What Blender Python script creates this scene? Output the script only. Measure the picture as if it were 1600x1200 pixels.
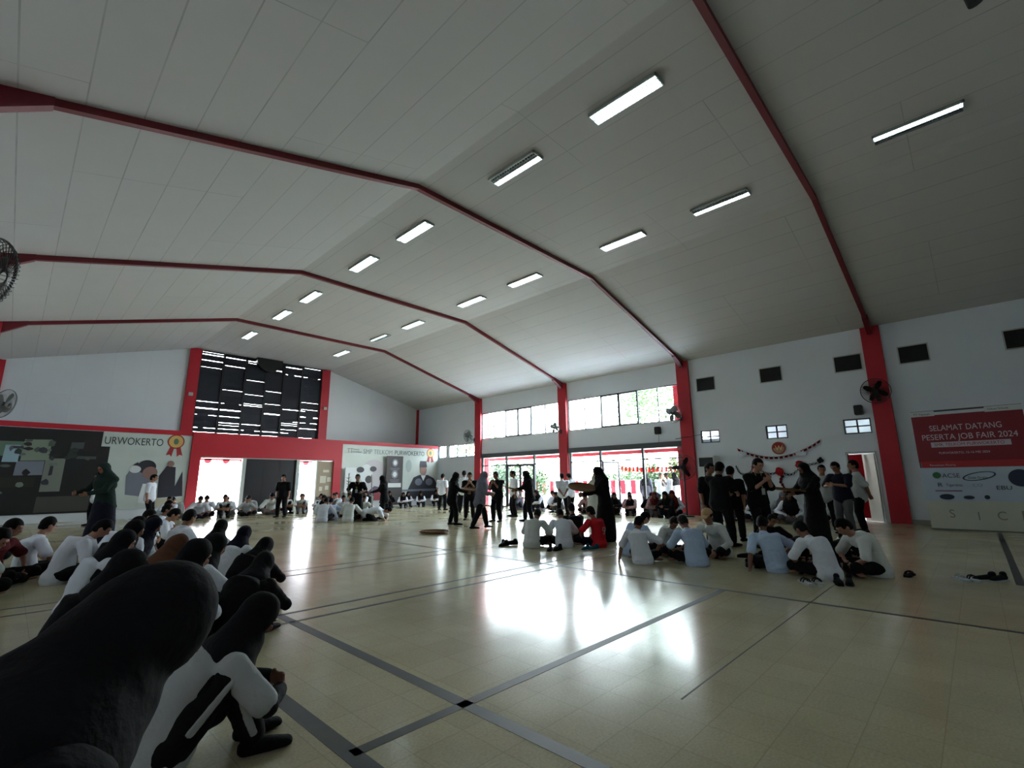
import bpy, bmesh, math, random
from mathutils import Vector, Matrix, noise
rnd = random.Random(7)
for o in list(bpy.data.objects): bpy.data.objects.remove(o)
C = bpy.context.scene.collection
sc = bpy.context.scene
PI = math.pi
def R(a): return math.radians(a)

# ------------------------------------------------------------------ camera
yaw, pitch, roll = 0.806353, 0.204154, -0.008266
fwd = Vector((math.sin(yaw)*math.cos(pitch), math.cos(yaw)*math.cos(pitch), math.sin(pitch)))
r0 = Vector((math.cos(yaw), -math.sin(yaw), 0)); u0 = r0.cross(fwd)
rt = math.cos(roll)*r0 + math.sin(roll)*u0; up = -math.sin(roll)*r0 + math.cos(roll)*u0
cam = bpy.data.cameras.new('camera'); co = bpy.data.objects.new('camera', cam); C.objects.link(co)
cam.sensor_width = 36; cam.lens = 740.0/1600*36; cam.clip_start = .05; cam.clip_end = 300
M = Matrix((rt, up, -fwd)).transposed().to_4x4(); M.translation = (0, 0, 1.25); co.matrix_world = M
sc.camera = co

# ------------------------------------------------------------------ light
sc.view_settings.view_transform = 'Standard'; sc.view_settings.look = 'None'
sc.view_settings.gamma = 1; sc.view_settings.use_curve_mapping = False
sc.view_settings.exposure = 1.6
w = bpy.data.worlds.new('sky'); sc.world = w; w.use_nodes = True
nt = w.node_tree; bg = nt.nodes['Background']
tc = nt.nodes.new('ShaderNodeTexCoord'); sep = nt.nodes.new('ShaderNodeSeparateXYZ'); cr = nt.nodes.new('ShaderNodeValToRGB')
nt.links.new(tc.outputs['Generated'], sep.inputs[0]); nt.links.new(sep.outputs[2], cr.inputs[0]); nt.links.new(cr.outputs[0], bg.inputs[0])
cr.color_ramp.elements[0].position = 0.0; cr.color_ramp.elements[0].color = (0.93, 0.96, 1, 1)
cr.color_ramp.elements[1].position = 0.9; cr.color_ramp.elements[1].color = (0.72, 0.84, 1, 1)
bg.inputs[1].default_value = 14.0
def portal(loc, rot, sx, sy):
    l = bpy.data.lights.new('daylight portal', 'AREA'); l.shape = 'RECTANGLE'; l.size = sx; l.size_y = sy
    l.cycles.is_portal = True
    o = bpy.data.objects.new('daylight_portal', l); C.objects.link(o); o.location = loc; o.rotation_euler = rot
portal((18.2, 10.72, 1.3), (0, R(90), 0), 2.6, 5.5)
portal((18.2, 16.75, 1.3), (0, R(90), 0), 2.6, 5.5)
portal((18.2, 10.72, 4.3), (0, R(90), 0), 1.5, 5.5)
portal((18.2, 16.75, 4.3), (0, R(90), 0), 1.5, 5.5)
portal((8.1, 25.9, 1.2), (R(-90), 0, 0), 6.4, 2.5)
portal((8.4, 25.95, 5.5), (R(-90), 0, 0), 6.0, 4.0)

# ------------------------------------------------------------------ materials
def s2l(c): return tuple(((x/12.92) if x <= .04045 else ((x+.055)/1.055)**2.4) for x in c)
MATS = {}
def mat(name, rgb, rough=.7, metal=0, spec=.5, var=0, vscale=6, bump=0, bscale=40, emit=None, es=0):
    if name in MATS: return MATS[name]
    m = bpy.data.materials.new(name); m.use_nodes = True; n = m.node_tree; b = n.nodes['Principled BSDF']
    c = s2l(rgb) + (1,)
    b.inputs['Base Color'].default_value = c; b.inputs['Roughness'].default_value = rough
    b.inputs['Metallic'].default_value = metal; b.inputs['Specular IOR Level'].default_value = spec
    t = None
    if var or bump: t = n.nodes.new('ShaderNodeTexCoord')
    if var:
        nz = n.nodes.new('ShaderNodeTexNoise'); nz.inputs['Scale'].default_value = vscale; nz.inputs['Detail'].default_value = 5
        mx = n.nodes.new('ShaderNodeMix'); mx.data_type = 'RGBA'
        mx.inputs[6].default_value = tuple(x*(1-var) for x in c[:3]) + (1,); mx.inputs[7].default_value = tuple(min(1, x*(1+var)) for x in c[:3]) + (1,)
        n.links.new(t.outputs['Object'], nz.inputs['Vector']); n.links.new(nz.outputs[0], mx.inputs[0]); n.links.new(mx.outputs[2], b.inputs['Base Color'])
    if bump:
        nz2 = n.nodes.new('ShaderNodeTexNoise'); nz2.inputs['Scale'].default_value = bscale; nz2.inputs['Detail'].default_value = 4
        bp = n.nodes.new('ShaderNodeBump'); bp.inputs['Strength'].default_value = bump; bp.inputs['Distance'].default_value = .02
        n.links.new(t.outputs['Object'], nz2.inputs['Vector']); n.links.new(nz2.outputs[0], bp.inputs['Height']); n.links.new(bp.outputs[0], b.inputs['Normal'])
    if emit:
        b.inputs['Emission Color'].default_value = s2l(emit) + (1,); b.inputs['Emission Strength'].default_value = es
    MATS[name] = m; return m
def seam_material(name, rgb, px, py, lw, dark, swap=False, rough=.8):
    """panelled board: thin joints along one axis, staggered cross joints, slight panel to panel tone"""
    m = bpy.data.materials.new(name); m.use_nodes = True; n = m.node_tree; b = n.nodes['Principled BSDF']
    b.inputs['Roughness'].default_value = rough; b.inputs['Specular IOR Level'].default_value = .25
    t = n.nodes.new('ShaderNodeTexCoord'); s = n.nodes.new('ShaderNodeSeparateXYZ'); n.links.new(t.outputs['Object'], s.inputs[0])
    def mth(op, a, bb=None, c=None):
        q = n.nodes.new('ShaderNodeMath'); q.operation = op
        for i, v in enumerate((a, bb, c)):
            if v is None: continue
            if isinstance(v, (int, float)): q.inputs[i].default_value = v
            else: n.links.new(v, q.inputs[i])
        return q.outputs[0]
    X, Y, Z = s.outputs
    A, B_ = (X, Y) if not swap else (X, Z)
    a = mth('DIVIDE', A, px); col = mth('FLOOR', a); fa = mth('FRACT', a)
    la = mth('LESS_THAN', mth('ABSOLUTE', mth('SUBTRACT', fa, .5)), .5-lw/px)
    off = mth('MULTIPLY', mth('FLOOR', mth('DIVIDE', col, 4)), .5)
    bb = mth('ADD', mth('DIVIDE', B_, py), off); fb = mth('FRACT', bb); row = mth('FLOOR', bb)
    lb = mth('LESS_THAN', mth('ABSOLUTE', mth('SUBTRACT', fb, .5)), .5-lw*.8/py)
    inside = mth('MULTIPLY', la, lb)
    wn = n.nodes.new('ShaderNodeTexWhiteNoise'); wn.noise_dimensions = '2D'; cx = n.nodes.new('ShaderNodeCombineXYZ')
    n.links.new(col, cx.inputs[0]); n.links.new(row, cx.inputs[1]); n.links.new(cx.outputs[0], wn.inputs['Vector'])
    nz = n.nodes.new('ShaderNodeTexNoise'); nz.inputs['Scale'].default_value = 1.3; nz.inputs['Detail'].default_value = 3
    n.links.new(t.outputs['Object'], nz.inputs['Vector'])
    vis = mth('MULTIPLY', mth('SUBTRACT', 1, inside), mth('MULTIPLY_ADD', nz.outputs[0], 1.6, -.25))
    tone = mth('MULTIPLY_ADD', wn.outputs[0], .035, .975); tone = mth('MULTIPLY', tone, mth('MULTIPLY_ADD', nz.outputs[0], .06, .97))
    f = mth('MULTIPLY', tone, mth('SUBTRACT', 1, mth('MULTIPLY', vis, dark)))
    mx = n.nodes.new('ShaderNodeVectorMath'); mx.operation = 'SCALE'; mx.inputs[0].default_value = s2l(rgb); n.links.new(f, mx.inputs['Scale'])
    n.links.new(mx.outputs[0], b.inputs['Base Color'])
    return m
def floor_material():
    m = bpy.data.materials.new('terrazzo floor'); m.use_nodes = True; n = m.node_tree; b = n.nodes['Principled BSDF']
    t = n.nodes.new('ShaderNodeTexCoord')
    br = n.nodes.new('ShaderNodeTexBrick'); br.offset = 0; br.inputs['Scale'].default_value = 1; br.inputs['Brick Width'].default_value = .3; br.inputs['Row Height'].default_value = .3
    br.inputs['Mortar Size'].default_value = .003; br.inputs['Mortar Smooth'].default_value = .4; br.inputs['Bias'].default_value = 0
    c1 = s2l((.73, .70, .57)); c2 = s2l((.71, .68, .55)); cm = s2l((.65, .62, .51))
    br.inputs['Color1'].default_value = c1+(1,); br.inputs['Color2'].default_value = c2+(1,); br.inputs['Mortar'].default_value = cm+(1,)
    n.links.new(t.outputs['Object'], br.inputs['Vector'])
    nz = n.nodes.new('ShaderNodeTexNoise'); nz.inputs['Scale'].default_value = .8; nz.inputs['Detail'].default_value = 6; nz.inputs['Roughness'].default_value = .65
    n.links.new(t.outputs['Object'], nz.inputs['Vector'])
    sp = n.nodes.new('ShaderNodeTexNoise'); sp.inputs['Scale'].default_value = 70; sp.inputs['Detail'].default_value = 2
    n.links.new(t.outputs['Object'], sp.inputs['Vector'])
    r1 = n.nodes.new('ShaderNodeMapRange'); r1.inputs[1].default_value = .3; r1.inputs[2].default_value = .7; r1.inputs[3].default_value = .86; r1.inputs[4].default_value = 1.08
    n.links.new(nz.outputs[0], r1.inputs[0])
    r2 = n.nodes.new('ShaderNodeMapRange'); r2.inputs[1].default_value = .3; r2.inputs[2].default_value = .7; r2.inputs[3].default_value = .9; r2.inputs[4].default_value = 1.08
    n.links.new(sp.outputs[0], r2.inputs[0])
    mm = n.nodes.new('ShaderNodeMath'); mm.operation = 'MULTIPLY'; n.links.new(r1.outputs[0], mm.inputs[0]); n.links.new(r2.outputs[0], mm.inputs[1])
    vs = n.nodes.new('ShaderNodeVectorMath'); vs.operation = 'SCALE'; n.links.new(br.outputs[0], vs.inputs[0]); n.links.new(mm.outputs[0], vs.inputs['Scale'])
    n.links.new(vs.outputs[0], b.inputs['Base Color'])
    rr = n.nodes.new('ShaderNodeMapRange'); rr.inputs[1].default_value = .3; rr.inputs[2].default_value = .7; rr.inputs[3].default_value = .13; rr.inputs[4].default_value = .22
    n.links.new(nz.outputs[0], rr.inputs[0]); n.links.new(rr.outputs[0], b.inputs['Roughness'])
    b.inputs['Specular IOR Level'].default_value = .27
    wv = n.nodes.new('ShaderNodeTexNoise'); wv.inputs['Scale'].default_value = 2.6; wv.inputs['Detail'].default_value = 2
    n.links.new(t.outputs['Object'], wv.inputs['Vector'])
    bp = n.nodes.new('ShaderNodeBump'); bp.inputs['Strength'].default_value = .08; bp.inputs['Distance'].default_value = .01
    n.links.new(wv.outputs[0], bp.inputs['Height'])
    return m
def glass_material():
    m = bpy.data.materials.new('window glass'); m.use_nodes = True; n = m.node_tree
    out = n.nodes['Material Output']; n.nodes.remove(n.nodes['Principled BSDF'])
    tr = n.nodes.new('ShaderNodeBsdfTransparent'); tr.inputs[0].default_value = (.93, .97, .96, 1)
    gl = n.nodes.new('ShaderNodeBsdfGlossy'); gl.inputs['Roughness'].default_value = .03
    fr = n.nodes.new('ShaderNodeLayerWeight'); fr.inputs[0].default_value = .12; mx = n.nodes.new('ShaderNodeMixShader')
    n.links.new(fr.outputs[1], mx.inputs[0]); n.links.new(tr.outputs[0], mx.inputs[1]); n.links.new(gl.outputs[0], mx.inputs[2]); n.links.new(mx.outputs[0], out.inputs[0])
    return m
WALL = mat('white wall paint', (.86, .885, .905), .75, var=.04, vscale=1.2, spec=.3)
RED = mat('red paint', (.69, .07, .14), .5, var=.06, vscale=2)
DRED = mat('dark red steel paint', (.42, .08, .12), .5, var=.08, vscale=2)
DGREY = mat('dark grey aluminium', (.23, .25, .26), .45)
BLACK = mat('black plastic', (.05, .05, .055), .45)
PALE = mat('pale grey frame', (.70, .72, .70), .6)
WHITEP = mat('white plastic', (.85, .86, .84), .4)
CEIL = seam_material('ceiling board', (.745, .74, .725), .6, 4.8, .009, .42)
WBOARD = seam_material('far wall board', (.84, .855, .86), 1.2, 2.4, .007, .12, True)
FLOOR = floor_material(); GLASS = glass_material()
LINE = mat('dark green grey court paint', (.20, .22, .21), .5, var=.3, vscale=9)
SKIN = mat('skin brown', (.52, .35, .27), .55, var=.05)
SKIN2 = mat('skin tan', (.62, .44, .35), .55, var=.05)
HAIR = mat('black hair', (.02, .018, .02), .7, spec=.15, bump=.4, bscale=90)
CLOTH = {}
for k, c in dict(white=(.85, .87, .90), offwhite=(.80, .82, .80), greyw=(.66, .68, .68), paleblue=(.70, .78, .88), black=(.045, .047, .06), navy=(.07, .08, .14), dark=(.10, .10, .12), grey=(.42, .43, .48), pale=(.72, .70, .62), maroon=(.35, .08, .10), brown=(.36, .23, .16), green=(.10, .17, .15), red=(.72, .10, .14), teal=(.06, .30, .36), tan=(.74, .62, .46), pink=(.66, .52, .52), greytrouser=(.34, .34, .36)).items():
    CLOTH[k] = mat(k+' cloth', c, .85, spec=.2, var=.07, vscale=14, bump=.35, bscale=26)

# ------------------------------------------------------------------ helpers
def meta(o, label=None, cat=None, group=None, kind=None):
    if label: o['label'] = label
    if cat: o['category'] = cat
    if group: o['group'] = group
    if kind: o['kind'] = kind
    return o
def empty(name, label, cat, loc=(0, 0, 0), rz=0, group=None, kind=None):
    o = bpy.data.objects.new(name, None); C.objects.link(o); o.location = loc; o.rotation_euler = (0, 0, rz)
    o.empty_display_size = .1
    return meta(o, label, cat, group, kind)
def obj(name, bm, m, parent=None, smooth=False, label=None):
    if isinstance(bm, bpy.types.Mesh): me = bm
    else:
        me = bpy.data.meshes.new(name)
        bmesh.ops.recalc_face_normals(bm, faces=bm.faces[:])
        bm.to_mesh(me); bm.free()
        for mm in (m if isinstance(m, (list, tuple)) else [m]): me.materials.append(mm)
        if smooth: me.polygons.foreach_set('use_smooth', [True]*len(me.polygons))
    o = bpy.data.objects.new(name, me); C.objects.link(o)
    if parent: o.parent = parent
    if label: o['label'] = label
    return o
def copy_tree(o, parent=None):
    c = o.copy(); C.objects.link(c)
    if parent: c.parent = parent
    for ch in [x for x in o.children]: copy_tree(ch, c)
    return c
def B(): return bmesh.new()
def box(bm, x0, x1, y0, y1, z0, z1, mi=0, bev=0):
    vs = [bm.verts.new((x, y, z)) for x in (x0, x1) for y in (y0, y1) for z in (z0, z1)]
    fs = [bm.faces.new([vs[i] for i in f]) for f in ((0, 1, 3, 2), (4, 6, 7, 5), (0, 4, 5, 1), (2, 3, 7, 6), (0, 2, 6, 4), (1, 5, 7, 3))]
    for f in fs: f.material_index = mi
    if bev:
        es = list({e for f in fs for e in f.edges}); bmesh.ops.bevel(bm, geom=es, offset=bev, segments=2, affect='EDGES')
    return vs
def cyl(bm, p, q, r, r2=None, seg=12):
    p = Vector(p); q = Vector(q); d = q-p; L = d.length
    if L < 1e-6: return
    m = Matrix.Translation((p+q)/2) @ d.to_track_quat('Z', 'Y').to_matrix().to_4x4()
    bmesh.ops.create_cone(bm, cap_ends=True, segments=seg, radius1=r, radius2=r if r2 is None else r2, depth=L, matrix=m)
def ell(bm, c, rx, ry, rz, rot=None, sub=2):
    m = Matrix.Translation(Vector(c)) @ (rot.to_4x4() if rot else Matrix.Identity(4)) @ Matrix.Diagonal((rx, ry, rz, 1))
    bmesh.ops.create_icosphere(bm, subdivisions=sub, radius=1, matrix=m)
def torus(bm, c, rad, r, axis='Y', seg=28, ms=6, mtx=None):
    vs = []
    for i in range(seg):
        a = 2*PI*i/seg
        for j in range(ms):
            b = 2*PI*j/ms; q = rad+r*math.cos(b)
            v = Vector((q*math.cos(a), q*math.sin(a), r*math.sin(b)))
            if axis == 'Y': v = Vector((v.x, v.z, v.y))
            elif axis == 'X': v = Vector((v.z, v.x, v.y))
            v = v+Vector(c)
            vs.append(bm.verts.new(mtx @ v if mtx else v))
    for i in range(seg):
        for j in range(ms):
            bm.faces.new([vs[i*ms+j], vs[((i+1) % seg)*ms+j], vs[((i+1) % seg)*ms+(j+1) % ms], vs[i*ms+(j+1) % ms]])
def prism(bm, pts, axis, a0, a1):
    """pts: 2D outline; axis 'Y' -> pts are (x,z); 'X' -> pts are (y,z); 'Z' -> (x,y)"""
    def P(u, v, a): return {'Y': (u, a, v), 'X': (a, u, v), 'Z': (u, v, a)}[axis]
    A = [bm.verts.new(P(u, v, a0)) for u, v in pts]; Bv = [bm.verts.new(P(u, v, a1)) for u, v in pts]
    n = len(pts); bm.faces.new(A); bm.faces.new(Bv[::-1])
    for i in range(n): bm.faces.new([A[i], Bv[i], Bv[(i+1) % n], A[(i+1) % n]])
def wall_grid(bm, axis, a0, a1, u0, u1, z0, z1, holes):
    us = sorted({u0, u1} | {h[i] for h in holes for i in (0, 1)}); 
    for i in range(len(us)-1):
        ua, ub = us[i], us[i+1]; mid = (ua+ub)/2
        cut = sorted([(h[2], h[3]) for h in holes if h[0] < mid < h[1]]); z = z0
        for ca, cb in cut+[(z1, z1)]:
            if ca > z+1e-4:
                if axis == 'X': box(bm, a0, a1, ua, ub, z, ca)
                else: box(bm, ua, ub, a0, a1, z, ca)
            z = cb
def text(name, s, loc, size, m, parent, face='far', wide=1.0, depth=.003, label=None, align='LEFT', fit=None):
    cu = bpy.data.curves.new(name, 'FONT'); cu.body = s; cu.size = size; cu.extrude = depth; cu.align_x = align
    t = bpy.data.objects.new('tmp', cu); C.objects.link(t)
    dg = bpy.context.evaluated_depsgraph_get(); me = bpy.data.meshes.new_from_object(t.evaluated_get(dg))
    bpy.data.objects.remove(t)
    me.materials.clear(); me.materials.append(m)
    o = bpy.data.objects.new(name, me); C.objects.link(o)
    if fit: wide = fit/max(v.co.x for v in me.vertices)
    o.location = loc; o.scale = (wide, 1, 1)
    o.rotation_euler = {'far': (R(90), 0, 0), 'right': (R(90), 0, R(-90)), 'local': (R(90), 0, 0)}[face]
    if parent: o.parent = parent
    if label: o['label'] = label
    return o

# ------------------------------------------------------------------ the hall
XL, XR, XW, YF, YB, YN = -.92, 17.72, 17.85, 25.6, 23.4, -5.0
ZE, ZC, K1, K2 = 5.88, 7.53, 11.67, 5.20
FR = [1.72, 7.75, 13.73, 19.7]          # steel frames along the hall
b = B(); box(b, XL-.1, 18.4, YN, 26.2, -.12, 0)
fl = obj('floor', b, FLOOR); meta(fl, kind='structure')
b = B()
def stripe(x0, x1, y0, y1): box(b, x0, x1, y0, y1, .0, .0016)
stripe(5.925, 5.975, -5, 23); stripe(1.955, 2.04, -5, 5.1); stripe(1.25, 1.345, -5, 4.95)
stripe(XL, 17, 5.06, 5.105); stripe(XL, 17, 4.73, 4.775); stripe(XL, 17, 7.44, 7.48); stripe(XL, 17, 7.05, 7.09)
stripe(1.3, 5.95, 2.28, 2.35); stripe(14.0, 14.6, -.24, -.14); stripe(8.5, 15.9, -.235, -.155); stripe(2.9, 9.0, 1.427, 1.436)
ln = obj('court_markings', b, LINE); ln.name = 'trim_1'; meta(ln, 'dark court lines painted on the pale floor', kind='structure')

# right wall
small = [(6.58, 7.27), (4.34, 5.0), (2.06, 2.76)]
holes = [(8.0, 13.45, 0, 2.55), (14.0, 19.47, 0, 2.55), (8.0, 13.45, 3.57, 5.02), (14.0, 19.47, 3.57, 5.02),
         (20.05, 22.4, 2.66, 3.42), (22.62, 23.35, 2.66, 3.42), (2.09, 2.78, 0, 2.03)] + [(a, c, 2.62, 3.08) for a, c in small]
b = B(); wall_grid(b, 'X', XW, XW+.2, YN, YF+.2, 0, 6.05, holes)
meta(obj('wall_right', b, WALL), kind='structure')
b = B(); wall_grid(b, 'X', XL-.2, XL, YN, YF+.2, 0, 6.05, [])
meta(obj('wall_left', b, WALL), kind='structure')
gable = [(XL-.2, 0), (XW+.2, 0), (XW+.2, ZE+.02), (K1, ZC+.05), (K2, ZC+.05), (XL-.2, ZE+.02)]
b = B(); prism(b, gable, 'Y', YN-.2, YN); meta(obj('wall_back', b, WALL), kind='structure')
# upper far wall with the hole for the slatted screen and the entrance
b = B(); wall_grid(b, 'Y', YF, YF+.2, XL-.2, XW+.2, 0, ZE, [(5.45, 11.3, 3.42, ZE), (5.0, 11.25, 0, 2.45)])
def top_piece(x0, x1):
    def zc(x): return ZC+.05 if K2 <= x <= K1 else (ZE+(ZC-ZE)*(x-XL)/(K2-XL) if x < K2 else ZE+(ZC-ZE)*(XW-x)/(XW-K1))
    xs = sorted({x0, x1} | {k for k in (K1, K2) if x0 < k < x1})
    prism(b, [(x0, ZE), (x1, ZE)] + [(x, max(ZE+.001, zc(x)+.05)) for x in xs[::-1]], 'Y', YF, YF+.2)
top_piece(XL-.2, 5.45); top_piece(11.3, XW+.2)
meta(obj('wall_far', b, WBOARD), kind='structure')
# lobby block standing forward of the far wall
dh = [(5.45, 7.05, 0, 2.36), (7.2, 9.42, 0, 2.36), (9.56, 10.4, 0, 2.36), (10.46, 11.2, 0, 2.36)]
b = B(); wall_grid(b, 'Y', YB, YB+.14, XL, 5.08, 0, 3.25, [])
wall_grid(b, 'Y', YB, YB+.14, 11.66, XW, 0, 3.25, [])
box(b, XL, 5.08, YB+.14, YF, 3.2, 3.25); box(b, 5.08, 11.66, YB+.3, YF, 3.3, 3.36); box(b, 11.66, XW, YB+.14, YF, 3.2, 3.25)
box(b, 4.9, 5.08, YB+.14, YF, 0, 3.2); box(b, 11.66, 11.8, YB+.14, YF, 0, 3.2)
meta(obj('wall_lobby', b, WALL), kind='structure')
# ceiling
b = B()
prof = [(XL-.2, ZE-.05), (K2, ZC), (K1, ZC), (XW+.2, ZE-.05), (XW+.2, ZE+.15), (K1, ZC+.2), (K2, ZC+.2), (XL-.2, ZE+.15)]
prism(b, prof, 'Y', YN-.2, YF+.3)
meta(obj('ceiling', b, CEIL), kind='structure')

# red trims and entrance surround
def strct(name, b_, m_, label=None): return meta(obj(name, b_, m_), label, kind='structure')
b = B(); box(b, XL, 5.08, YB-.04, YB+.2, 3.25, 3.43); box(b, 11.66, XW, YB-.04, YB+.2, 3.25, 3.43)
strct('trim_2', b, RED, 'red ledge along the top of the poster walls')
b = B(); box(b, 5.05, 11.66, YB-.12, YB+.3, 2.4, 3.42); box(b, 5.05, 5.42, YB-.12, YB+.3, 0, 2.4); box(b, 11.24, 11.66, YB-.12, YB+.3, 0, 2.4)
strct('trim_3', b, RED, 'red entrance surround under the slatted screen')
b = B(); box(b, 5.0, 5.45, YF-.12, YF, 3.4, ZC); box(b, 11.3, 11.75, YF-.12, YF, 3.4, ZC-.02)
strct('trim_4', b, RED, 'red posts beside the slatted screen')
b = B(); box(b, XW-.14, XW, YF-.1, YF, 3.4, ZE); box(b, XL, XL+.2, YF-.1, YF, 3.4, ZE)
strct('trim_5', b, RED, 'red posts in the far corners')
b = B()
for y0, y1 in ((8.0, 13.47), (14.0, 19.47)): box(b, XW-.1, XW, y0, y1, 2.55, 2.76)
strct('trim_6', b, DGREY, 'dark grey beam above the glazed doors')
b = B(); box(b, XW-.03, XW+.01, YN, 1.9, 0, .12)
strct('baseboard_right', b, mat('dusty skirting', (.62, .63, .58), .6))

# steel frames
def zceil(x): return ZC if K2 <= x <= K1 else (ZE-.05+(ZC-ZE+.05)*(x-(XL-.2))/(K2-XL+.2) if x < K2 else ZE-.05+(ZC-ZE+.05)*(XW+.2-x)/(XW+.2-K1))
def frame(y, label):
    root = empty('portal_frame', label, 'steel frame', (0, y, 0), group='red steel portal frames')
    for side in (1, -1):
        b = B(); x0 = XR if side > 0 else XL; x1 = XW if side > 0 else XL+.14
        box(b, x0, x1+.002*side, -.235, .235, 0, 5.86); obj('column', b, RED, root)
        b = B()
        if side > 0: pts = [(XW, 5.55), (XR-.02, 5.62), (XR-.62, zceil(XR-.62)-.14), (XR-.62, zceil(XR-.62)), (XW, zceil(XW))]
        else: pts = [(XL, 5.5), (XL+.64, zceil(XL+.64)-.12), (XL+.64, zceil(XL+.64)), (XL, zceil(XL))]
        prism(b, pts, 'Y', -.07, .07); obj('haunch', b, DRED, root)
    b = B(); d = .11
    xs = [XR-.62, K1, K2, XL+.64]
    low = [(x, zceil(x)-d) for x in xs]; hi = [(x, zceil(x)+.01) for x in xs]
    prism(b, low+hi[::-1], 'Y', -.05, .05); obj('rafter', b, DRED, root)
    return root
for y, l in zip(FR, ['nearest dark red steel frame sweeping over to the column by the banner', 'second dark red steel frame, landing at the column with the standing fan', 'third dark red steel frame, landing between the two glazed bays', 'farthest dark red steel frame, landing beside the high windows']):
    frame(y, l)

# ------------------------------------------------------------------ slatted screen in the far gable
SL = mat('dark weathered slat wood', (.09, .10, .15), .5, var=.2, vscale=5)
root = empty('slatted_screen', 'dark louvred slat screen with daylight gaps above the red entrance', 'window screen', (0, YF, 0)); root['kind'] = 'structure'; root.name = 'window_1'
nx = 7; xs = [5.45+i*(11.3-5.45)/6.6 for i in range(7)] + [11.3]
xs = [5.45, 6.45, 7.45, 8.42, 9.3, 10.25, 11.3]
PAT = []; z = 3.42
while z < 7.5:
    h = rnd.choice([.08, .09, .10]); g_ = rnd.choice([.025, .035, .05]) if rnd.random() < .26 else rnd.choice([0, 0, .004])
    PAT.append((z, h, g_)); z += h+g_
for i in range(6):
    b = B(); xa, xb = xs[i], xs[i+1]
    for z, h, g_ in PAT:
        if g_ > .01:
            q = rnd.random()
            if q < .28: h = h+g_
            elif q < .55:
                c = xa+(xb-xa)*rnd.random(); e = min(xb, c+rnd.uniform(.2, .7)); box(b, c, e, .05, .08, z+h-.01, z+h+g_+.02)
        elif g_ == 0 and rnd.random() < .12: h -= .018
        prism(b, [(0.03, z-.012), (0.05, z-.012), (.06, z+h), (.04, z+h)], 'X', xa, xb)
    obj('slat_panel', b, SL, root)
for x in xs[0:]:
    b = B(); box(b, x-.05, x+.05, -.03, .12, 3.42, 7.52); obj('mullion', b, mat('black post', (.05, .055, .08), .5), root)
d = empty('exhaust_drum', 'round black drum hanging at the top of the slat screen', 'ventilator', (8.42, YF-.24, 7.28))
b = B(); cyl(b, (0, -.14, -.02), (0, .14, -.02), .62, .62, 32); obj('drum', b, BLACK, d)
d.location.z = 7.50-.0; d.children[0].location.z = 0
# cut the drum flat under the ceiling
me = d.children[0].data; bm = bmesh.new(); bm.from_mesh(me)
bmesh.ops.bisect_plane(bm, geom=bm.verts[:]+bm.edges[:]+bm.faces[:], plane_co=(0, 0, .02), plane_no=(0, 0, 1), clear_outer=True)
bmesh.ops.contextual_create(bm, geom=[e for e in bm.edges if e.is_boundary]); bm.to_mesh(me); bm.free()
for x, l in ((5.2, 'left'), (11.55, 'right')):
    b = B(); box(b, x-.09, x+.09, YF-.22, YF-.12, 5.25, 5.4, bev=.01)
    meta(obj('flood_lamp', b, PALE), 'small pale lamp box on the red post at the %s of the slat screen' % l, 'lamp')

# ------------------------------------------------------------------ glazing helpers on the right wall
winno = [1]
def window_right(y0, y1, z0, z1, div, heavy=(), label=None, x=XW+.06, rails=()):
    winno[0] += 1
    root = empty('window_%d' % winno[0], label, 'window', (x, 0, 0), kind='structure')
    b = B(); f = .035
    box(b, -.04, .04, y0, y1, z0, z0+f); box(b, -.04, .04, y0, y1, z1-f, z1); box(b, -.04, .04, y0, y0+f, z0, z1); box(b, -.04, .04, y1-f, y1, z0, z1)
    for i in range(1, div):
        y = y0+(y1-y0)*i/div; box(b, -.03, .03, y-.02, y+.02, z0, z1)
    for i in heavy:
        ya = y0+(y1-y0)*i/div; yb = y0+(y1-y0)*(i+1)/div
        for q in ((ya-.02, ya+.05), (yb-.05, yb+.02)): box(b, -.06, .03, q[0], q[1], z0, z1)
        box(b, -.06, .03, ya, yb, z0, z0+.07); box(b, -.06, .03, ya, yb, z1-.07, z1)
    for zr in rails: box(b, -.03, .03, y0, y1, zr-.018, zr+.018)
    obj('frame', b, DGREY, root)
    for i in range(div):
        ya = y0+(y1-y0)*i/div; yb = y0+(y1-y0)*(i+1)/div
        b = B(); box(b, .0, .006, ya+.02, yb-.02, z0+.02, z1-.02); obj('pane', b, GLASS, root)
window_right(8.0, 13.45, 3.57, 5.02, 6, (2, 3), 'band of six high panes above the near glazed doors')
window_right(14.0, 19.47, 3.57, 5.02, 6, (2, 3), 'band of six high panes above the far glazed doors')
window_right(20.05, 22.4, 2.66, 3.42, 3, (), 'three pane high window beyond the last column')
window_right(22.62, 23.35, 2.66, 3.42, 1, (), 'single pane high window beside the poster wall')
for (a, c), l in zip(small, ('above the air conditioner', 'above the round emblem', 'above the exit doorway')):
    window_right(a, c, 2.62, 3.08, 2, (), 'small four pane window %s' % l, rails=(2.85,))
def grille(y0, y1, z0, z1, l):
    r = empty('vent_grille', 'dark louvred vent high on the right wall, ' + l, 'vent', (XW, 0, 0), group='dark vents along the right wall')
    b = B(); box(b, -.02, 0, y0-.03, y1+.03, z0-.03, z0); box(b, -.02, 0, y0-.03, y1+.03, z1, z1+.03); box(b, -.02, 0, y0-.03, y0, z0, z1); box(b, -.02, 0, y1, y1+.03, z0, z1)
    obj('frame', b, PALE, r)
    b = B(); box(b, -.008, 0, y0, y1, z0, z1)
    n = 9
    for i in range(n):
        z = z0+(z1-z0)*(i+.5)/n; prism(b, [(-.008, z), (-.02, z-.02), (-.016, z-.02), (-.004, z)], 'Y', y0, y1)
    obj('louvre', b, mat('vent black', (.08, .08, .09), .6), r)
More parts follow.
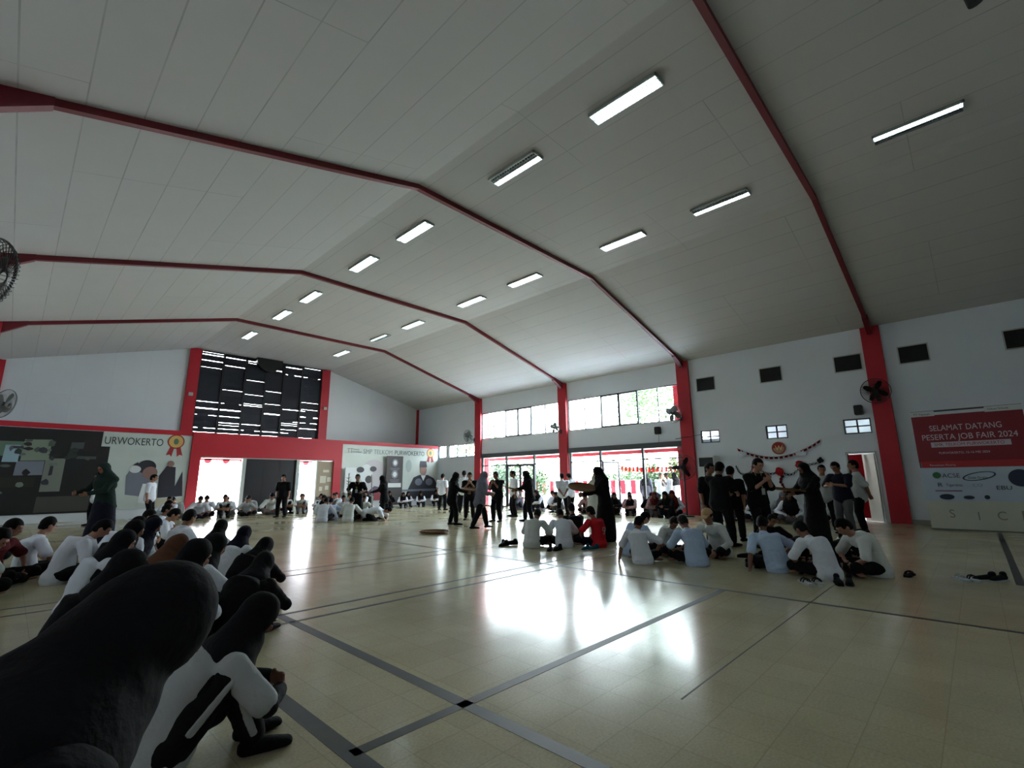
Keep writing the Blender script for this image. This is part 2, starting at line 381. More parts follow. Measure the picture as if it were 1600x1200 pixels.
for (a, c), l in zip([(6.58, 7.24), (4.31, 4.97), (2.06, 2.75), (.48, 1.13), (-1.75, -1.08)], ['over the air conditioner', 'above the emblem', 'just left of the banner column', 'just right of the banner column', 'at the right edge of the photo']):
    grille(a, c, 4.6, 5.08, l)

# glazed door walls
def leaf(root_label, n, x, y, rz, w=.86, h=1.98):
    r = empty('door_%d' % n, root_label, 'door', (x, y, .02), rz, kind='structure')
    b = B()
    box(b, 0, w, -.02, .02, 0, .12); box(b, 0, w, -.02, .02, h-.07, h); box(b, 0, .07, -.02, .02, 0, h); box(b, w-.07, w, -.02, .02, 0, h)
    obj('door_frame', b, DGREY, r)
    b = B(); box(b, .06, w-.06, -.003, .003, .1, h-.05); obj('pane', b, GLASS, r)
    b = B(); cyl(b, (w-.035, -.05, .85), (w-.035, -.05, 1.25), .014); cyl(b, (w-.035, -.05, .9), (w-.035, 0, .9), .01); cyl(b, (w-.035, -.05, 1.2), (w-.035, 0, 1.2), .01)
    obj('handle', b, BLACK, r)
def glazed(y0, y1, muls, label, rail=2.12):
    winno[0] += 1
    root = empty('window_%d' % winno[0], label, 'glazed wall', (XW+.06, 0, 0), kind='structure')
    b = B(); box(b, -.04, .04, y0, y0+.06, 0, 2.55); box(b, -.04, .04, y1-.06, y1, 0, 2.55)
    for m_ in muls: box(b, -.05, .05, m_-.045, m_+.045, 0, 2.55)
    box(b, -.03, .03, y0, y1, rail-.02, rail+.03); obj('frame', b, DGREY, root)
    ys = [y0]+list(muls)+[y1]
    for i in range(len(ys)-1):
        b = B(); box(b, 0, .006, ys[i]+.04, ys[i+1]-.04, rail+.03, 2.54); obj('pane', b, GLASS, root)
    return root
g1 = glazed(8.0, 13.45, (9.74, 11.79), 'near glazed wall with open doors to the yard')
g2 = glazed(14.0, 19.47, (15.67, 17.6), 'far glazed wall with double doors beside the third column')
for r_, ya, yb in ((g1, 8.06, 9.70), (g2, 14.06, 15.63), (g2, 17.64, 19.41)):
    b = B(); box(b, 0, .006, ya, yb, .05, 2.1); obj('pane', b, GLASS, r_)
    b = B(); box(b, -.03, .03, ya, yb, 0, .06); obj('sill', b, DGREY, r_)
leaf('open glass door leaf left of the doorway behind the tall person in black', 1, XW+.1, 11.74, R(-20), .9, 2.08)
leaf('open glass door leaf at the right of the doorway to the plants', 2, XW+.1, 9.79, R(28), .9, 2.08)
leaf('glass door leaf, left of the pair in the far glazed wall', 3, XW+.06, 17.55, R(-90), .92, 2.08)
leaf('glass door leaf, right of the pair in the far glazed wall', 4, XW+.06, 15.72, R(90), .92, 2.08)

# exit doorway in the right wall
b = B(); box(b, XW-.03, XW+.21, 2.05, 2.09, 0, 2.07); box(b, XW-.03, XW+.21, 2.78, 2.82, 0, 2.07); box(b, XW-.03, XW+.21, 2.05, 2.82, 2.03, 2.07)
strct('trim_7', b, PALE, 'pale frame of the small exit doorway')
r = empty('door_5', 'white door leaf standing open in the small exit doorway', 'door', (XW+.12, 2.12, .01), R(52), kind='structure')
b = B(); box(b, 0, .62, -.02, .02, 0, 2.0, bev=.004); obj('door_leaf', b, mat('cream door', (.90, .89, .84), .5), r)
b = B(); cyl(b, (.55, -.05, 1.0), (.55, .05, 1.0), .02); obj('door_knob', b, PALE, r)
b = B(); box(b, 19.4, 19.5, -3.5, 7.6, 0, 3.75); box(b, 18.05, 19.5, -3.5, 7.6, 3.7, 3.75)  # corridor wall raised, unseen roof slab added to keep sky light off it
strct('wall_corridor_sky_cover', b, mat('cream corridor wall', (.92, .93, .94), .7))
b = B(); box(b, XW+.3, XW+.33, 2.46, 2.8, .1, 2.0)
meta(obj('curtain', b, CLOTH['red']), 'red curtain hanging at the left side of the exit doorway', 'curtain')

# entrance fittings
b = B(); box(b, 7.05, 7.2, YB-.06, YB+.14, 0, 2.4); box(b, 9.42, 9.56, YB-.06, YB+.14, 0, 2.4); box(b, 10.4, 10.46, YB-.02, YB+.14, 0, 2.4); box(b, 5.42, 11.24, YB-.05, YB+.1, 2.36, 2.42)
strct('trim_8', b, PALE, 'pale posts dividing the entrance openings')
r = empty('door_6', 'black closed panel in the middle of the red entrance', 'door', (0, YB+.06, 0), kind='structure')
for i in range(3):
    b = B(); xa = 7.2+i*.74; box(b, xa, xa+.741, -.02, .02, .01, 2.36, bev=.006); obj('door_panel', b, mat('black panel', (.10, .10, .12), .4), r)
nb = empty('notice_board', 'beige notice board with papers at the right of the entrance', 'notice board', (0, YB+.0, 0))
b = B(); box(b, 10.46, 11.24, -.02, .03, .62, 2.34); obj('board', b, mat('beige board', (.60, .55, .47), .8, var=.12, vscale=6), nb)
for i, (x, z, w_, h_) in enumerate([(10.62, 1.28, .3, .34), (10.98, 1.34, .2, .22), (10.6, .9, .16, .2), (10.9, .95, .18, .2), (10.75, 1.8, .3, .12)]):
    b = B(); box(b, x, x+w_, -.026, -.02, z, z+h_); obj('paper', b, mat('paper', (.78, .77, .70), .8), nb)
b = B(); box(b, 10.46, 11.24, YB, YB+.1, 0, .62); strct('trim_9', b, mat('brown base', (.25, .19, .16), .6), 'dark base panel under the notice board')
b = B(); box(b, 10.9, 11.0, 27.2, 27.3, 0, 2.4); box(b, 10.2, 10.3, 27.2, 27.3, 0, 2.4)
strct('trim_10', b, PALE)

# ------------------------------------------------------------------ ceiling lights
TUBE = mat('lit tube', (.9, .95, 1), .3, emit=(.90, .97, 1.0), es=7.5)
REFL = mat('lamp reflector', (.75, .78, .78), .35, metal=.3)
LOUV = mat('lamp louvre', (.7, .74, .74), .35, metal=.5)
DARKT = mat('unlit tube', (.35, .35, .36), .4)
def light(x, y, tubes, label):
    L = 1.27; W = .30
    r = empty('ceiling_light', label, 'ceiling light', (x, y, ZC), group='fluorescent troffers in two rows')
    b = B()
    for q in ((-W/2, -W/2+.02, -L/2, L/2), (W/2-.02, W/2, -L/2, L/2), (-W/2, W/2, -L/2, -L/2+.02), (-W/2, W/2, L/2-.02, L/2)): box(b, q[0], q[1], q[2], q[3], -.055, 0)
    box(b, -W/2, W/2, -L/2, L/2, -.012, -.002); obj('housing', b, REFL, r)
    for i, xo in enumerate((-.075, .075)):
        b = B(); cyl(b, (xo, -L/2+.03, -.028), (xo, L/2-.03, -.028), .016, seg=10)
        on = tubes[i] == '1'
        o = obj('tube', b, TUBE if on else DARKT, r, smooth=True, label='lit tube' if on else 'unlit tube')
    b = B(); box(b, -.006, .006, -L/2, L/2, -.055, -.012)
    for k in range(17):
        y_ = -L/2+L*(k+1)/18; box(b, -W/2+.02, W/2-.02, y_-.002, y_+.002, -.053, -.032)
    obj('louvre', b, LOUV, r)
ys = [3.33, 5.87, 9.4, 11.95, 15.5, 18.0, 21.55]
nm = ['first', 'second', 'third', 'fourth', 'fifth', 'sixth', 'seventh and farthest']
for i, y in enumerate(ys): light(6.26, y, '01' if i == 1 else '11', 'fluorescent ceiling light, %s from the camera in the left row%s' % (nm[i], ', only one tube lit' if i == 1 else ''))
ys2 = [-.15]+ys; nm2 = ['nearest', 'second', 'third', 'fourth', 'fifth', 'sixth', 'seventh', 'farthest']
for i, y in enumerate(ys2): light(10.42, y, {0: '10', 1: '01', 6: '10'}.get(i, '11'), 'fluorescent ceiling light, %s in the right row%s' % (nm2[i], ', only one tube lit' if i in (0, 1, 6) else ''))

# ceiling hung speaker, top right
r = empty('hanging_spotlight', 'small black twin spotlight hanging under the ceiling at the top right', 'spotlight', (7.12, -.78, ZC))
b = B(); cyl(b, (0, 0, -.45), (0, 0, 0), .012); box(b, -.12, .12, -.02, .02, -.5, -.44); obj('bracket', b, BLACK, r)
for s in (-1, 1):
    b = B(); cyl(b, (s*.12, 0, -.42), (s*.15, -.06, -.66), .06, .085); obj('lamp_head', b, BLACK, r)

# ------------------------------------------------------------------ posters on the lobby wall
def flat(name, pts, m, parent, lay):
    b = B(); prism(b, pts, 'Y', -.012-.004*lay, -.009-.004*lay); return obj(name, b, m, parent)
def disc(cx, cz, rx, rz, n=24, a0=0, a1=2*PI): return [(cx+rx*math.cos(a0+(a1-a0)*i/n), cz+rz*math.sin(a0+(a1-a0)*i/n)) for i in range(n)]
PA = mat('poster pale green white', (.74, .78, .75), .5, var=.12, vscale=1.2)
INK = mat('poster dark ink', (.22, .27, .28), .5); GOLD = mat('medal gold', (.80, .66, .36), .5); RIB = mat('ribbon red', (.62, .16, .18), .5)
PSK = mat('printed skin', (.55, .42, .38), .5); PDK = mat('printed dark', (.16, .16, .2), .5); PGY = mat('printed grey', (.45, .47, .52), .5); PWH = mat('printed white', (.82, .84, .84), .5); PGR = mat('printed green', (.35, .45, .38), .5)
def medal(x, z, s, parent):
    flat('ribbon', [(x-.16*s, z-.1*s), (x-.02*s, z-.14*s), (x-.12*s, z-.72*s), (x-.2*s, z-.62*s), (x-.34*s, z-.66*s)], RIB, parent, 2)
    flat('ribbon', [(x+.02*s, z-.14*s), (x+.16*s, z-.1*s), (x+.32*s, z-.66*s), (x+.2*s, z-.62*s), (x+.1*s, z-.72*s)], RIB, parent, 2)
    m_ = flat('medal', disc(x, z, .34*s, .34*s), RIB, parent, 3); flat('medal_face', disc(x, z, .29*s, .29*s), GOLD, m_, 4); flat('medal_mark', disc(x, z, .1*s, .14*s), PGR, m_, 5)
p = empty('school_poster', 'large pale poster reading URWOKERTO with a gold medal, left of the entrance', 'poster', (0, YB-.02, 0))
b = B(); box(b, 2.2, 5.04, -.01, .02, .35, 3.24); obj('sheet', b, PA, p)
text('lettering', 'URWOKERTO', (2.25, -.02, 2.78), .40, INK, p, 'far', fit=1.82)
medal(4.5, 2.98, .85, p)
flat('picture', [(3.1, .9), (3.05, 1.6), (3.2, 1.95), (3.5, 2.1), (3.9, 2.0), (3.95, 1.2), (3.7, .8)], PGY, p, 2)
flat('picture', disc(3.65, 1.95, .30, .26), PDK, p, 3); flat('picture', disc(3.78, 1.72, .24, .24), PSK, p, 4); flat('picture', [(3.5, .6), (3.6, 1.3), (3.95, 1.3), (4.1, .9), (4.0, .5)], PWH, p, 4)
flat('picture', disc(3.3, 1.85, .18, .14), PWH, p, 4); flat('picture', [(3.2, 2.0), (3.35, 2.12), (3.45, 2.0)], PDK, p, 5)
flat('picture', [(4.12, .75), (4.08, 1.6), (4.3, 2.0), (4.6, 1.95), (4.65, 1.2), (4.85, 1.8), (4.95, .8)], PDK, p, 3)
flat('picture', disc(4.42, 2.08, .12, .12), PSK, p, 4); flat('picture', [(4.1, .4), (4.1, .72), (4.9, .72), (4.9, .4)], mat('printed cream', (.74, .72, .62), .5), p, 3)
p = empty('photo_display', 'dark wall of large printed classroom photographs at the far left', 'poster', (0, YB-.03, 0))
b = B(); box(b, XL+.02, 2.19, -.01, .01, .3, 3.23); box(b, 2.19, 2.45, -.01, .01, .3, 2.68); obj('backing', b, mat('printed black', (.07, .075, .08), .5), p)
for (x0, x1, z0, z1, m_) in [(-.7, .3, 2.25, 2.75, PGR), (-.28, .1, 2.05, 2.62, mat('printed light blue', (.55, .66, .70), .5)), (.15, .85, 2.1, 2.85, mat('printed sage', (.48, .53, .46), .5)), (.05, .75, 1.6, 2.1, PGY), (.75, 1.28, 1.05, 2.2, mat('printed stone', (.46, .48, .44), .5)), (1.35, 1.75, 2.55, 2.8, mat('printed dim', (.28, .3, .3), .5)),
                             (-.9, -.4, 1.4, 2.7, mat('printed ochre', (.35, .29, .14), .5)), (.9, 1.0, 1.6, 2.0, PDK), (1.55, 2.1, 2.2, 2.3, mat('printed dim', (.2, .2, .2), .5)), (-.6, 0.6, 1.2, 1.55, mat('printed moss', (.12, .13, .08), .5)), (.7, 2.1, .35, .9, mat('printed mid', (.25, .25, .23), .5)), (1.7, 2.1, 2.5, 2.9, mat('printed plum', (.13, .09, .11), .5))]:
    b = B(); q = .015*rnd.random(); kz = .03*rnd.random(); prism(b, [(x0, z0), (x1-q, z0+kz), (x1, z1), (x0+.02, z1-kz)], 'Y', -.02-.006*rnd.random(), -.01); obj('picture', b, m_, p)
PQ = [mat('printed tone %d' % i, c_, .55, var=.5, vscale=4) for i, c_ in enumerate([(.30, .33, .30), (.42, .45, .42), (.22, .22, .26), (.16, .20, .18), (.38, .36, .40), (.12, .11, .12)])]
for k in range(34):
    x0 = rnd.uniform(-.85, 1.95); z0 = rnd.uniform(1.0, 2.9) if k > 8 else rnd.uniform(2.0, 2.7); r1 = rnd.uniform(.06, .2); r2 = rnd.uniform(.05, .16)
    if x0 > 1.1 and k % 3: continue
    b = B(); prism(b, [(x0+r1*rnd.uniform(.6, 1.1)*math.cos(a_*PI/4), z0+r2*rnd.uniform(.6, 1.1)*math.sin(a_*PI/4)) for a_ in range(8)], 'Y', -.034-.0004*k, -.028); obj('picture', b, PQ[k % 6], p)
p = empty('school_poster', 'large pale poster reading SMP TELKOM PURWOKERTO, right of the entrance', 'poster', (0, YB-.02, 0))
b = B(); box(b, 11.7, 17.78, -.01, .02, .35, 3.24); obj('sheet', b, PA, p)
INK2 = mat('poster light ink', (.50, .54, .54), .5)
text('lettering', 'SMP TELKOM', (12.86, -.02, 2.80), .36, INK2, p, 'far', fit=1.78)
text('lettering', 'PURWOKERTO', (14.78, -.02, 2.80), .36, INK, p, 'far', fit=2.03)
text('lettering', 'TT', (11.95, -.02, 2.82), .34, INK2, p, 'far', .8); text('lettering', 'Yayasan\nPendidikan', (12.25, -.02, 2.97), .13, INK2, p, 'far', .9)
medal(17.25, 2.98, .8, p)
# cow
CW = mat('printed cow white', (.72, .71, .73), .5)
flat('picture', disc(13.55, 1.6, .85, .9), CW, p, 2); flat('picture', disc(13.1, 1.75, .38, .5), PWH, p, 3); flat('picture', disc(12.75, 1.95, .22, .15), PDK, p, 4)
flat('picture', disc(13.5, 2.0, .2, .14), PDK, p, 4); flat('picture', disc(13.25, 1.45, .2, .2), PDK, p, 5); flat('picture', [(13.1, .7), (13.6, 1.1), (14.2, 1.0), (14.3, 1.6), (14.4, .9), (13.9, .5)], mat('printed violet', (.28, .25, .36), .5), p, 4)
b = B(); prism(b, [(13.6, .35), (13.6, .85), (13.7, .95), (14.1, .95), (14.2, .85), (14.2, .35)], 'Y', -.03, -.02); obj('picture', b, mat('printed crimson', (.5, .1, .16), .5), p)
# seated man with a black cap
flat('picture', [(15.7, .35), (15.75, .9), (16.1, 1.55), (16.5, 1.7), (17.1, 1.7), (17.55, 1.5), (17.76, 1.2), (17.76, .35)], PDK, p, 3)
flat('picture', disc(16.76, 1.98, .24, .32), PSK, p, 5); flat('picture', [(16.5, 2.15), (16.53, 2.5), (16.95, 2.5), (17.02, 2.15)], PDK, p, 6); flat('picture', [(16.6, 1.68), (16.78, 1.35), (16.95, 1.68)], PWH, p, 5)
flat('picture', disc(16.45, 1.3, .25, .2), PGY, p, 6); flat('picture', disc(17.2, 1.3, .25, .2), PGY, p, 6); flat('picture', disc(15.75, 2.2, .2, .35), mat('printed faint', (.62, .67, .66), .5), p, 2)
b = B(); prism(b, [(15.1, .78), (17.7, .78), (17.7, .92), (15.2, .88)], 'Y', -.032, -.026); obj('picture', b, PGY, p)
# roll up banner in front
rb = empty('roll_up_banner', 'narrow dark roll-up banner with pale crests in front of the poster', 'banner', (14.72, YB-.22, 0))
b = B(); box(b, -.52, .52, -.006, .006, .08, 2.72); obj('sheet', b, mat('dark brown sheet', (.16, .14, .14), .5), rb)
b = B(); box(b, -.54, .54, -.1, .1, 0, .08, bev=.01); obj('base', b, PALE, rb)
for z, s_ in ((2.35, .2), (1.72, .22)):
    m_ = flat('crest', disc(0, z, s_, s_*1.1, 8), PGY, rb, 3); flat('crest_mark', disc(0, z, s_*.6, s_*.7, 6), PWH, m_, 4)
    for k in range(2): flat('line', [(-.3+k*.05, z-.32-k*.08), (.3-k*.05, z-.32-k*.08), (.3-k*.05, z-.29-k*.08), (-.3+k*.05, z-.29-k*.08)], PGY, m_, 3)
flat('label_panel', [(-.42, 1.02), (.42, 1.02), (.42, 1.25), (-.42, 1.25)], PWH, rb, 3)
b = B(); box(b, 11.8, 12.42, YB-.26, YB-.22, .75, 2.05, bev=.004)
o = meta(obj('white_panel', b, PWH), 'blank white panel leaning at the left edge of the right poster', 'board')
b = B(); box(b, -.3, -.26, -.02, .25, 0, .8); box(b, .26, .3, -.02, .25, 0, .8); box(b, -.3, .3, -.02, .02, .7, .78); sp_ = obj('stand', b, PALE, None); sp_.location = (12.11, YB-.3, 0); sp_.name = 'panel_stand'; meta(sp_, 'low pale stand holding up the blank white panel', 'stand')

# ------------------------------------------------------------------ banner and white block by the right wall
blk = empty('stage_block', 'low white plastered block under the red banner', 'platform', (16.35, 0, 0))
b = B(); box(b, 0, XW-16.36, -4.5, 1.0, 0, .70, bev=.01); obj('block', b, mat('dirty white plaster', (.78, .79, .74), .7, var=.06, vscale=3), blk)
b = B(); box(b, -.004, 1.4, -4.5, 1.004, 0, .03); obj('base_strip', b, mat('dirt grey', (.4, .41, .38), .8), blk)
text('lettering', 'S', (-.006, .62, .30), .28, mat('faded lettering', (.55, .56, .5), .8), blk, 'right', .9, .002)
text('lettering', 'I', (-.006, .12, .26), .28, MATS['faded lettering'], blk, 'right', .9, .002)
text('lettering', 'C', (-.006, -.22, .28), .28, MATS['faded lettering'], blk, 'right', .9, .002)
text('lettering', 'B', (-.006, -.62, .28), .32, MATS['faded lettering'], blk, 'right', .9, .002)
bn = empty('event_banner', 'red and white banner welcoming job fair participants', 'banner', (16.36, 0, 0))
Ya, Yb, Z0, Z1 = 1.02, -1.02, .70, 3.0
BR = mat('banner deep red', (.50, .06, .12), .45, var=.1, vscale=1.5); BR2 = mat('banner bright red', (.68, .13, .15), .45); BW = mat('banner blue white', (.72, .78, .84), .4, var=.1, vscale=2)
def bs(name, y0, y1, z0, z1, m_, par=None, lay=0):
    b = B(); box(b, -.006-.003*lay, -.001-.003*lay, min(y0, y1), max(y0, y1), z0, z1); return obj(name, b, m_, par or bn)
bs('sheet', Ya, Yb, 1.66, 2.86, BR); bs('red_band', Ya-.04, Yb, 1.52, 1.68, BR2, None, 1); bs('lower_sheet', Ya, Yb-.1, Z0, 1.52, BW)
bs('header_tab', Ya, .55, 2.84, 2.97, PWH, None, 1); bs('header_tab', -.38, Yb, 2.84, 2.97, PWH, None, 1)
b = B(); 
for y in (Ya-.02, Yb+.02): box(b, .0, .03, y-.015, y+.015, .70, 2.98)
box(b, 0, .03, Yb, Ya, 2.94, 2.98); obj('frame', b, DGREY, bn)
bt = mat('banner pale lettering', (.80, .74, .78), .5)
def bt_(s, y, z, size, wide, m_=bt, lay=.014): return text('lettering', s, (-lay, y, z), size, m_, bn, 'right', wide, .002)
text('lettering', 'SELAMAT DATANG', (-.014, .70, 2.45), .20, bt, bn, 'right', fit=1.32, depth=.002); text('lettering', 'PESERTA JOB FAIR 2024', (-.014, .88, 2.22), .20, bt, bn, 'right', fit=1.74, depth=.002)
bs('name_strip', .72, -.72, 2.03, 2.16, bt, None, 1); text('lettering', 'SMK TELKOM PURWOKERTO', (-.016, .66, 2.06), .105, BR, bn, 'right', .92, .002)
bt_('PURWOKERTO, 15-16 MEI 2024', .6, 1.86, .075, .9); bt_('Perusahaan Peserta', .82, 1.56, .07, .9)
bt_('TT Yayasan', .97, 2.87, .08, .9, INK); bt_('Telkom Schools', -.43, 2.88, .07, .8, INK)
bk = mat('logo navy', (.14, .18, .28), .5)
b = B(); prism(b, disc(.72, 1.33, .08, .08, 16), 'X', -.012, -.008); obj('logo', b, mat('logo green', (.2, .42, .25), .5), bn)
bt_('ACSE', .62, 1.27, .15, .95, bk); bt_('R', .74, 1.05, .14, 1.2, bk); bt_('Tigaraksa', .58, 1.06, .09, .9, bk)
b = B()
for i in range(32):
    a = 2*PI*i/32; a2 = 2*PI*(i+1)/32
    prism(b, [(-.05+.30*math.cos(a), 1.30+.10*math.sin(a)-.05*math.cos(a)), (-.05+.30*math.cos(a2), 1.30+.10*math.sin(a2)-.05*math.cos(a2)), (-.05+.27*math.cos(a2), 1.30+.08*math.sin(a2)-.05*math.cos(a2)), (-.05+.27*math.cos(a), 1.30+.08*math.sin(a)-.05*math.cos(a))][::-1], 'X', -.012, -.008)
obj('logo', b, bk, bn); bt_('Duta Graha', .15, 1.24, .08, .9, bk)
b = B(); prism(b, disc(-.74, 1.25, .2, .2, 24), 'X', -.012, -.008); obj('logo', b, bk, bn)
bt_('EBU', -.30, .98, .13, 1.2, bk); bt_('CO', .1, 1.05, .1, 1.2, mat('logo light blue', (.4, .55, .7), .5))
b = B(); prism(b, disc(.6, .80, .14, .07, 16), 'X', -.012, -.008); prism(b, disc(.2, .79, .1, .045, 16), 'X', -.012, -.008); prism(b, disc(-.12, .80, .05, .05, 16), 'X', -.012, -.008); obj('logo', b, bk, bn)
bs('stripe', .8, .3, .93, .96, mat('logo mauve', (.5, .35, .5), .5), None, 1)

# ------------------------------------------------------------------ wall dressings
em = empty('round_emblem', 'round red and gold emblem with a W shape on the right wall', 'emblem', (XW-.02, 4.66, 2.3))
def xdisc(bm, ry, rz, x0, x1, n=28): prism(bm, disc(0, 0, ry, rz, n), 'X', x0, x1)
b = B(); xdisc(b, .21, .21, -.02, .02); obj('rim', b, mat('emblem rust', (.60, .22, .16), .5), em)
b = B(); xdisc(b, .17, .17, -.028, -.02); obj('face', b, mat('emblem sand', (.66, .52, .42), .5), em)
b = B(); prism(b, disc(0, 0, .17, .17, 14, 0, PI), 'X', -.032, -.027); obj('upper_half', b, mat('emblem red', (.62, .14, .12), .5), em)
text('mark', 'W', (-.034, .105, -.08), .24, mat('emblem gold', (.92, .78, .52), .5), em, 'right', .95, .003)
def flag_string(name, label, pts, n, fw, fh, cat='bunting', axis='Y', m1=None, m2=None, part='flag'):
    r = empty(name, label, cat, (0, 0, 0)); b = B()
    for i in range(len(pts)-1): cyl(b, pts[i], pts[i+1], .006, seg=6)
    obj('string', b, CLOTH['maroon'], r)
    P = [Vector(q) for q in pts]; L = [0]
    for i in range(len(P)-1): L.append(L[-1]+(P[i+1]-P[i]).length)
    for k in range(n):
        s_ = L[-1]*(k+.5)/n; i = max(j for j in range(len(L)-1) if L[j] <= s_); t = (s_-L[i])/(L[i+1]-L[i]); q = P[i].lerp(P[i+1], t); d_ = (P[i+1]-P[i]).normalized()*fw/2
        tw = Vector((rnd.uniform(-.03, .0), 0, 0)); b = B()
        for mi, (za, zb) in enumerate(((0, -fh/2), (-fh/2, -fh))):
            v = [bm_ for bm_ in [b.verts.new(q-d_+Vector((0, 0, za))+tw*(-za/fh)), b.verts.new(q+d_+Vector((0, 0, za))), b.verts.new(q+d_+Vector((0, 0, zb))), b.verts.new(q-d_+Vector((0, 0, zb))+tw*(-zb/fh))]]
            f = b.faces.new(v); f.material_index = mi
        g = bmesh.ops.solidify(b, geom=b.faces[:], thickness=.004)
        obj(part, b, [m1 or CLOTH['red'], m2 or CLOTH['white']], r)
    return r
def sag(y0, y1, z0, z1, dip, x, n=12): return [(x, y0+(y1-y0)*i/n, z0+(z1-z0)*i/n-dip*4*(i/n)*(1-i/n)) for i in range(n+1)]
flag_string('wall_bunting', 'string of small red and white flags sagging under the emblem', sag(6.0, 3.42, 2.36, 2.50, .42, XW-.04), 18, .10, .14)
def scallop(y, z): 
    b = B()
    for i in range(3): ell(b, (rnd.uniform(-.02, 0), rnd.uniform(-.08, .08), rnd.uniform(-.06, .06)), .012, .11, .09, sub=1)
    return b
for y, z, l in ((5.82, 2.12, 'left'), (4.0, 2.10, 'right')):
    o = obj('paper_fan', scallop(y, z), CLOTH['white']); o.location = (XW-.07, y, z); meta(o, 'crumpled white paper fan pinned to the %s part of the wall bunting' % l, 'decoration')
for y, z, l in ((5.43, 1.66, 'left'), (4.70, 1.52, 'middle'), (4.08, 1.72, 'right')):
    b = B()
    for k in range(60):
        v = Vector((rnd.gauss(0, 1), rnd.gauss(0, 1), rnd.gauss(0, 1))).normalized(); v.x = -abs(v.x)*.6
        t = v.cross(Vector((.3, .2, 1))).normalized()*.035; u_ = v.cross(t).normalized()*.035; c_ = v*.13
        q = [b.verts.new(c_+t), b.verts.new(c_*1.2+u_), b.verts.new(c_-t), b.verts.new(c_*.7-u_)]; b.faces.new(q)
    ell(b, (0, 0, 0), .08, .13, .13, sub=2)
    o = obj('paper_pompom', b, mat('pompom red', (.78, .08, .10), .7)); o.location = (XW-.09, y, z); meta(o, 'red paper pompom on the right wall, %s of three' % l, 'decoration', 'red paper pompoms')
b = B()
def chain(p0, p1, dip, n):
    for i in range(n):
        t = (i+.5)/n; y = p0[0]+(p1[0]-p0[0])*t; z = p0[1]+(p1[1]-p0[1])*t-dip*4*t*(1-t)
        torus(b, (XW-.04, y, z), .03, .008, 'X' if i % 2 else 'Y', 10, 4)
chain((6.1, 1.75), (6.0, 1.5), .0, 5); chain((6.0, 1.5), (5.5, 1.66), .12, 9); chain((5.35, 1.62), (4.8, 1.5), .1, 10); chain((4.6, 1.48), (4.15, 1.6), .12, 9); chain((4.0, 1.72), (3.5, 1.8), .03, 9)
meta(obj('paper_chain', b, CLOTH['black']), 'black and white paper chain looping between the red pompoms', 'decoration')
b = B()
for k in range(5): ell(b, (0, rnd.uniform(-.05, .05), -.09*k), .02, .06-.004*k, .06, sub=1)
o = obj('paper_streamer', b, CLOTH['maroon']); o.location = (XW-.05, 4.68, 1.36); meta(o, 'dark red paper streamer hanging below the middle pompom', 'decoration')
b = B()
for k in range(4): ell(b, (0, .05*math.cos(k*1.7), .05*math.sin(k*1.7)), .015, .05, .06, sub=1)
o = obj('paper_leaf', b, CLOTH['dark']); o.location = (XW-.05, 3.5, 1.85); meta(o, 'small dark paper rosette at the right end of the paper chain', 'decoration')

def speaker(y, z, label):
    r = empty('wall_loudspeaker', label, 'loudspeaker', (XW, y, z))
    b = B(); box(b, -.24, -.04, -.11, .11, -.15, .15, bev=.02); obj('cabinet', b, BLACK, r)
    b = B(); box(b, -.25, -.238, -.09, .09, -.13, .13); obj('grille', b, mat('speaker mesh', (.12, .12, .13), .8), r)
    b = B(); box(b, -.05, 0, -.03, .03, -.03, .03); obj('bracket', b, BLACK, r)
speaker(2.30, 3.32, 'black loudspeaker on the wall left of the banner column')
speaker(8.92, 3.22, 'black loudspeaker on the wall between the window bands')

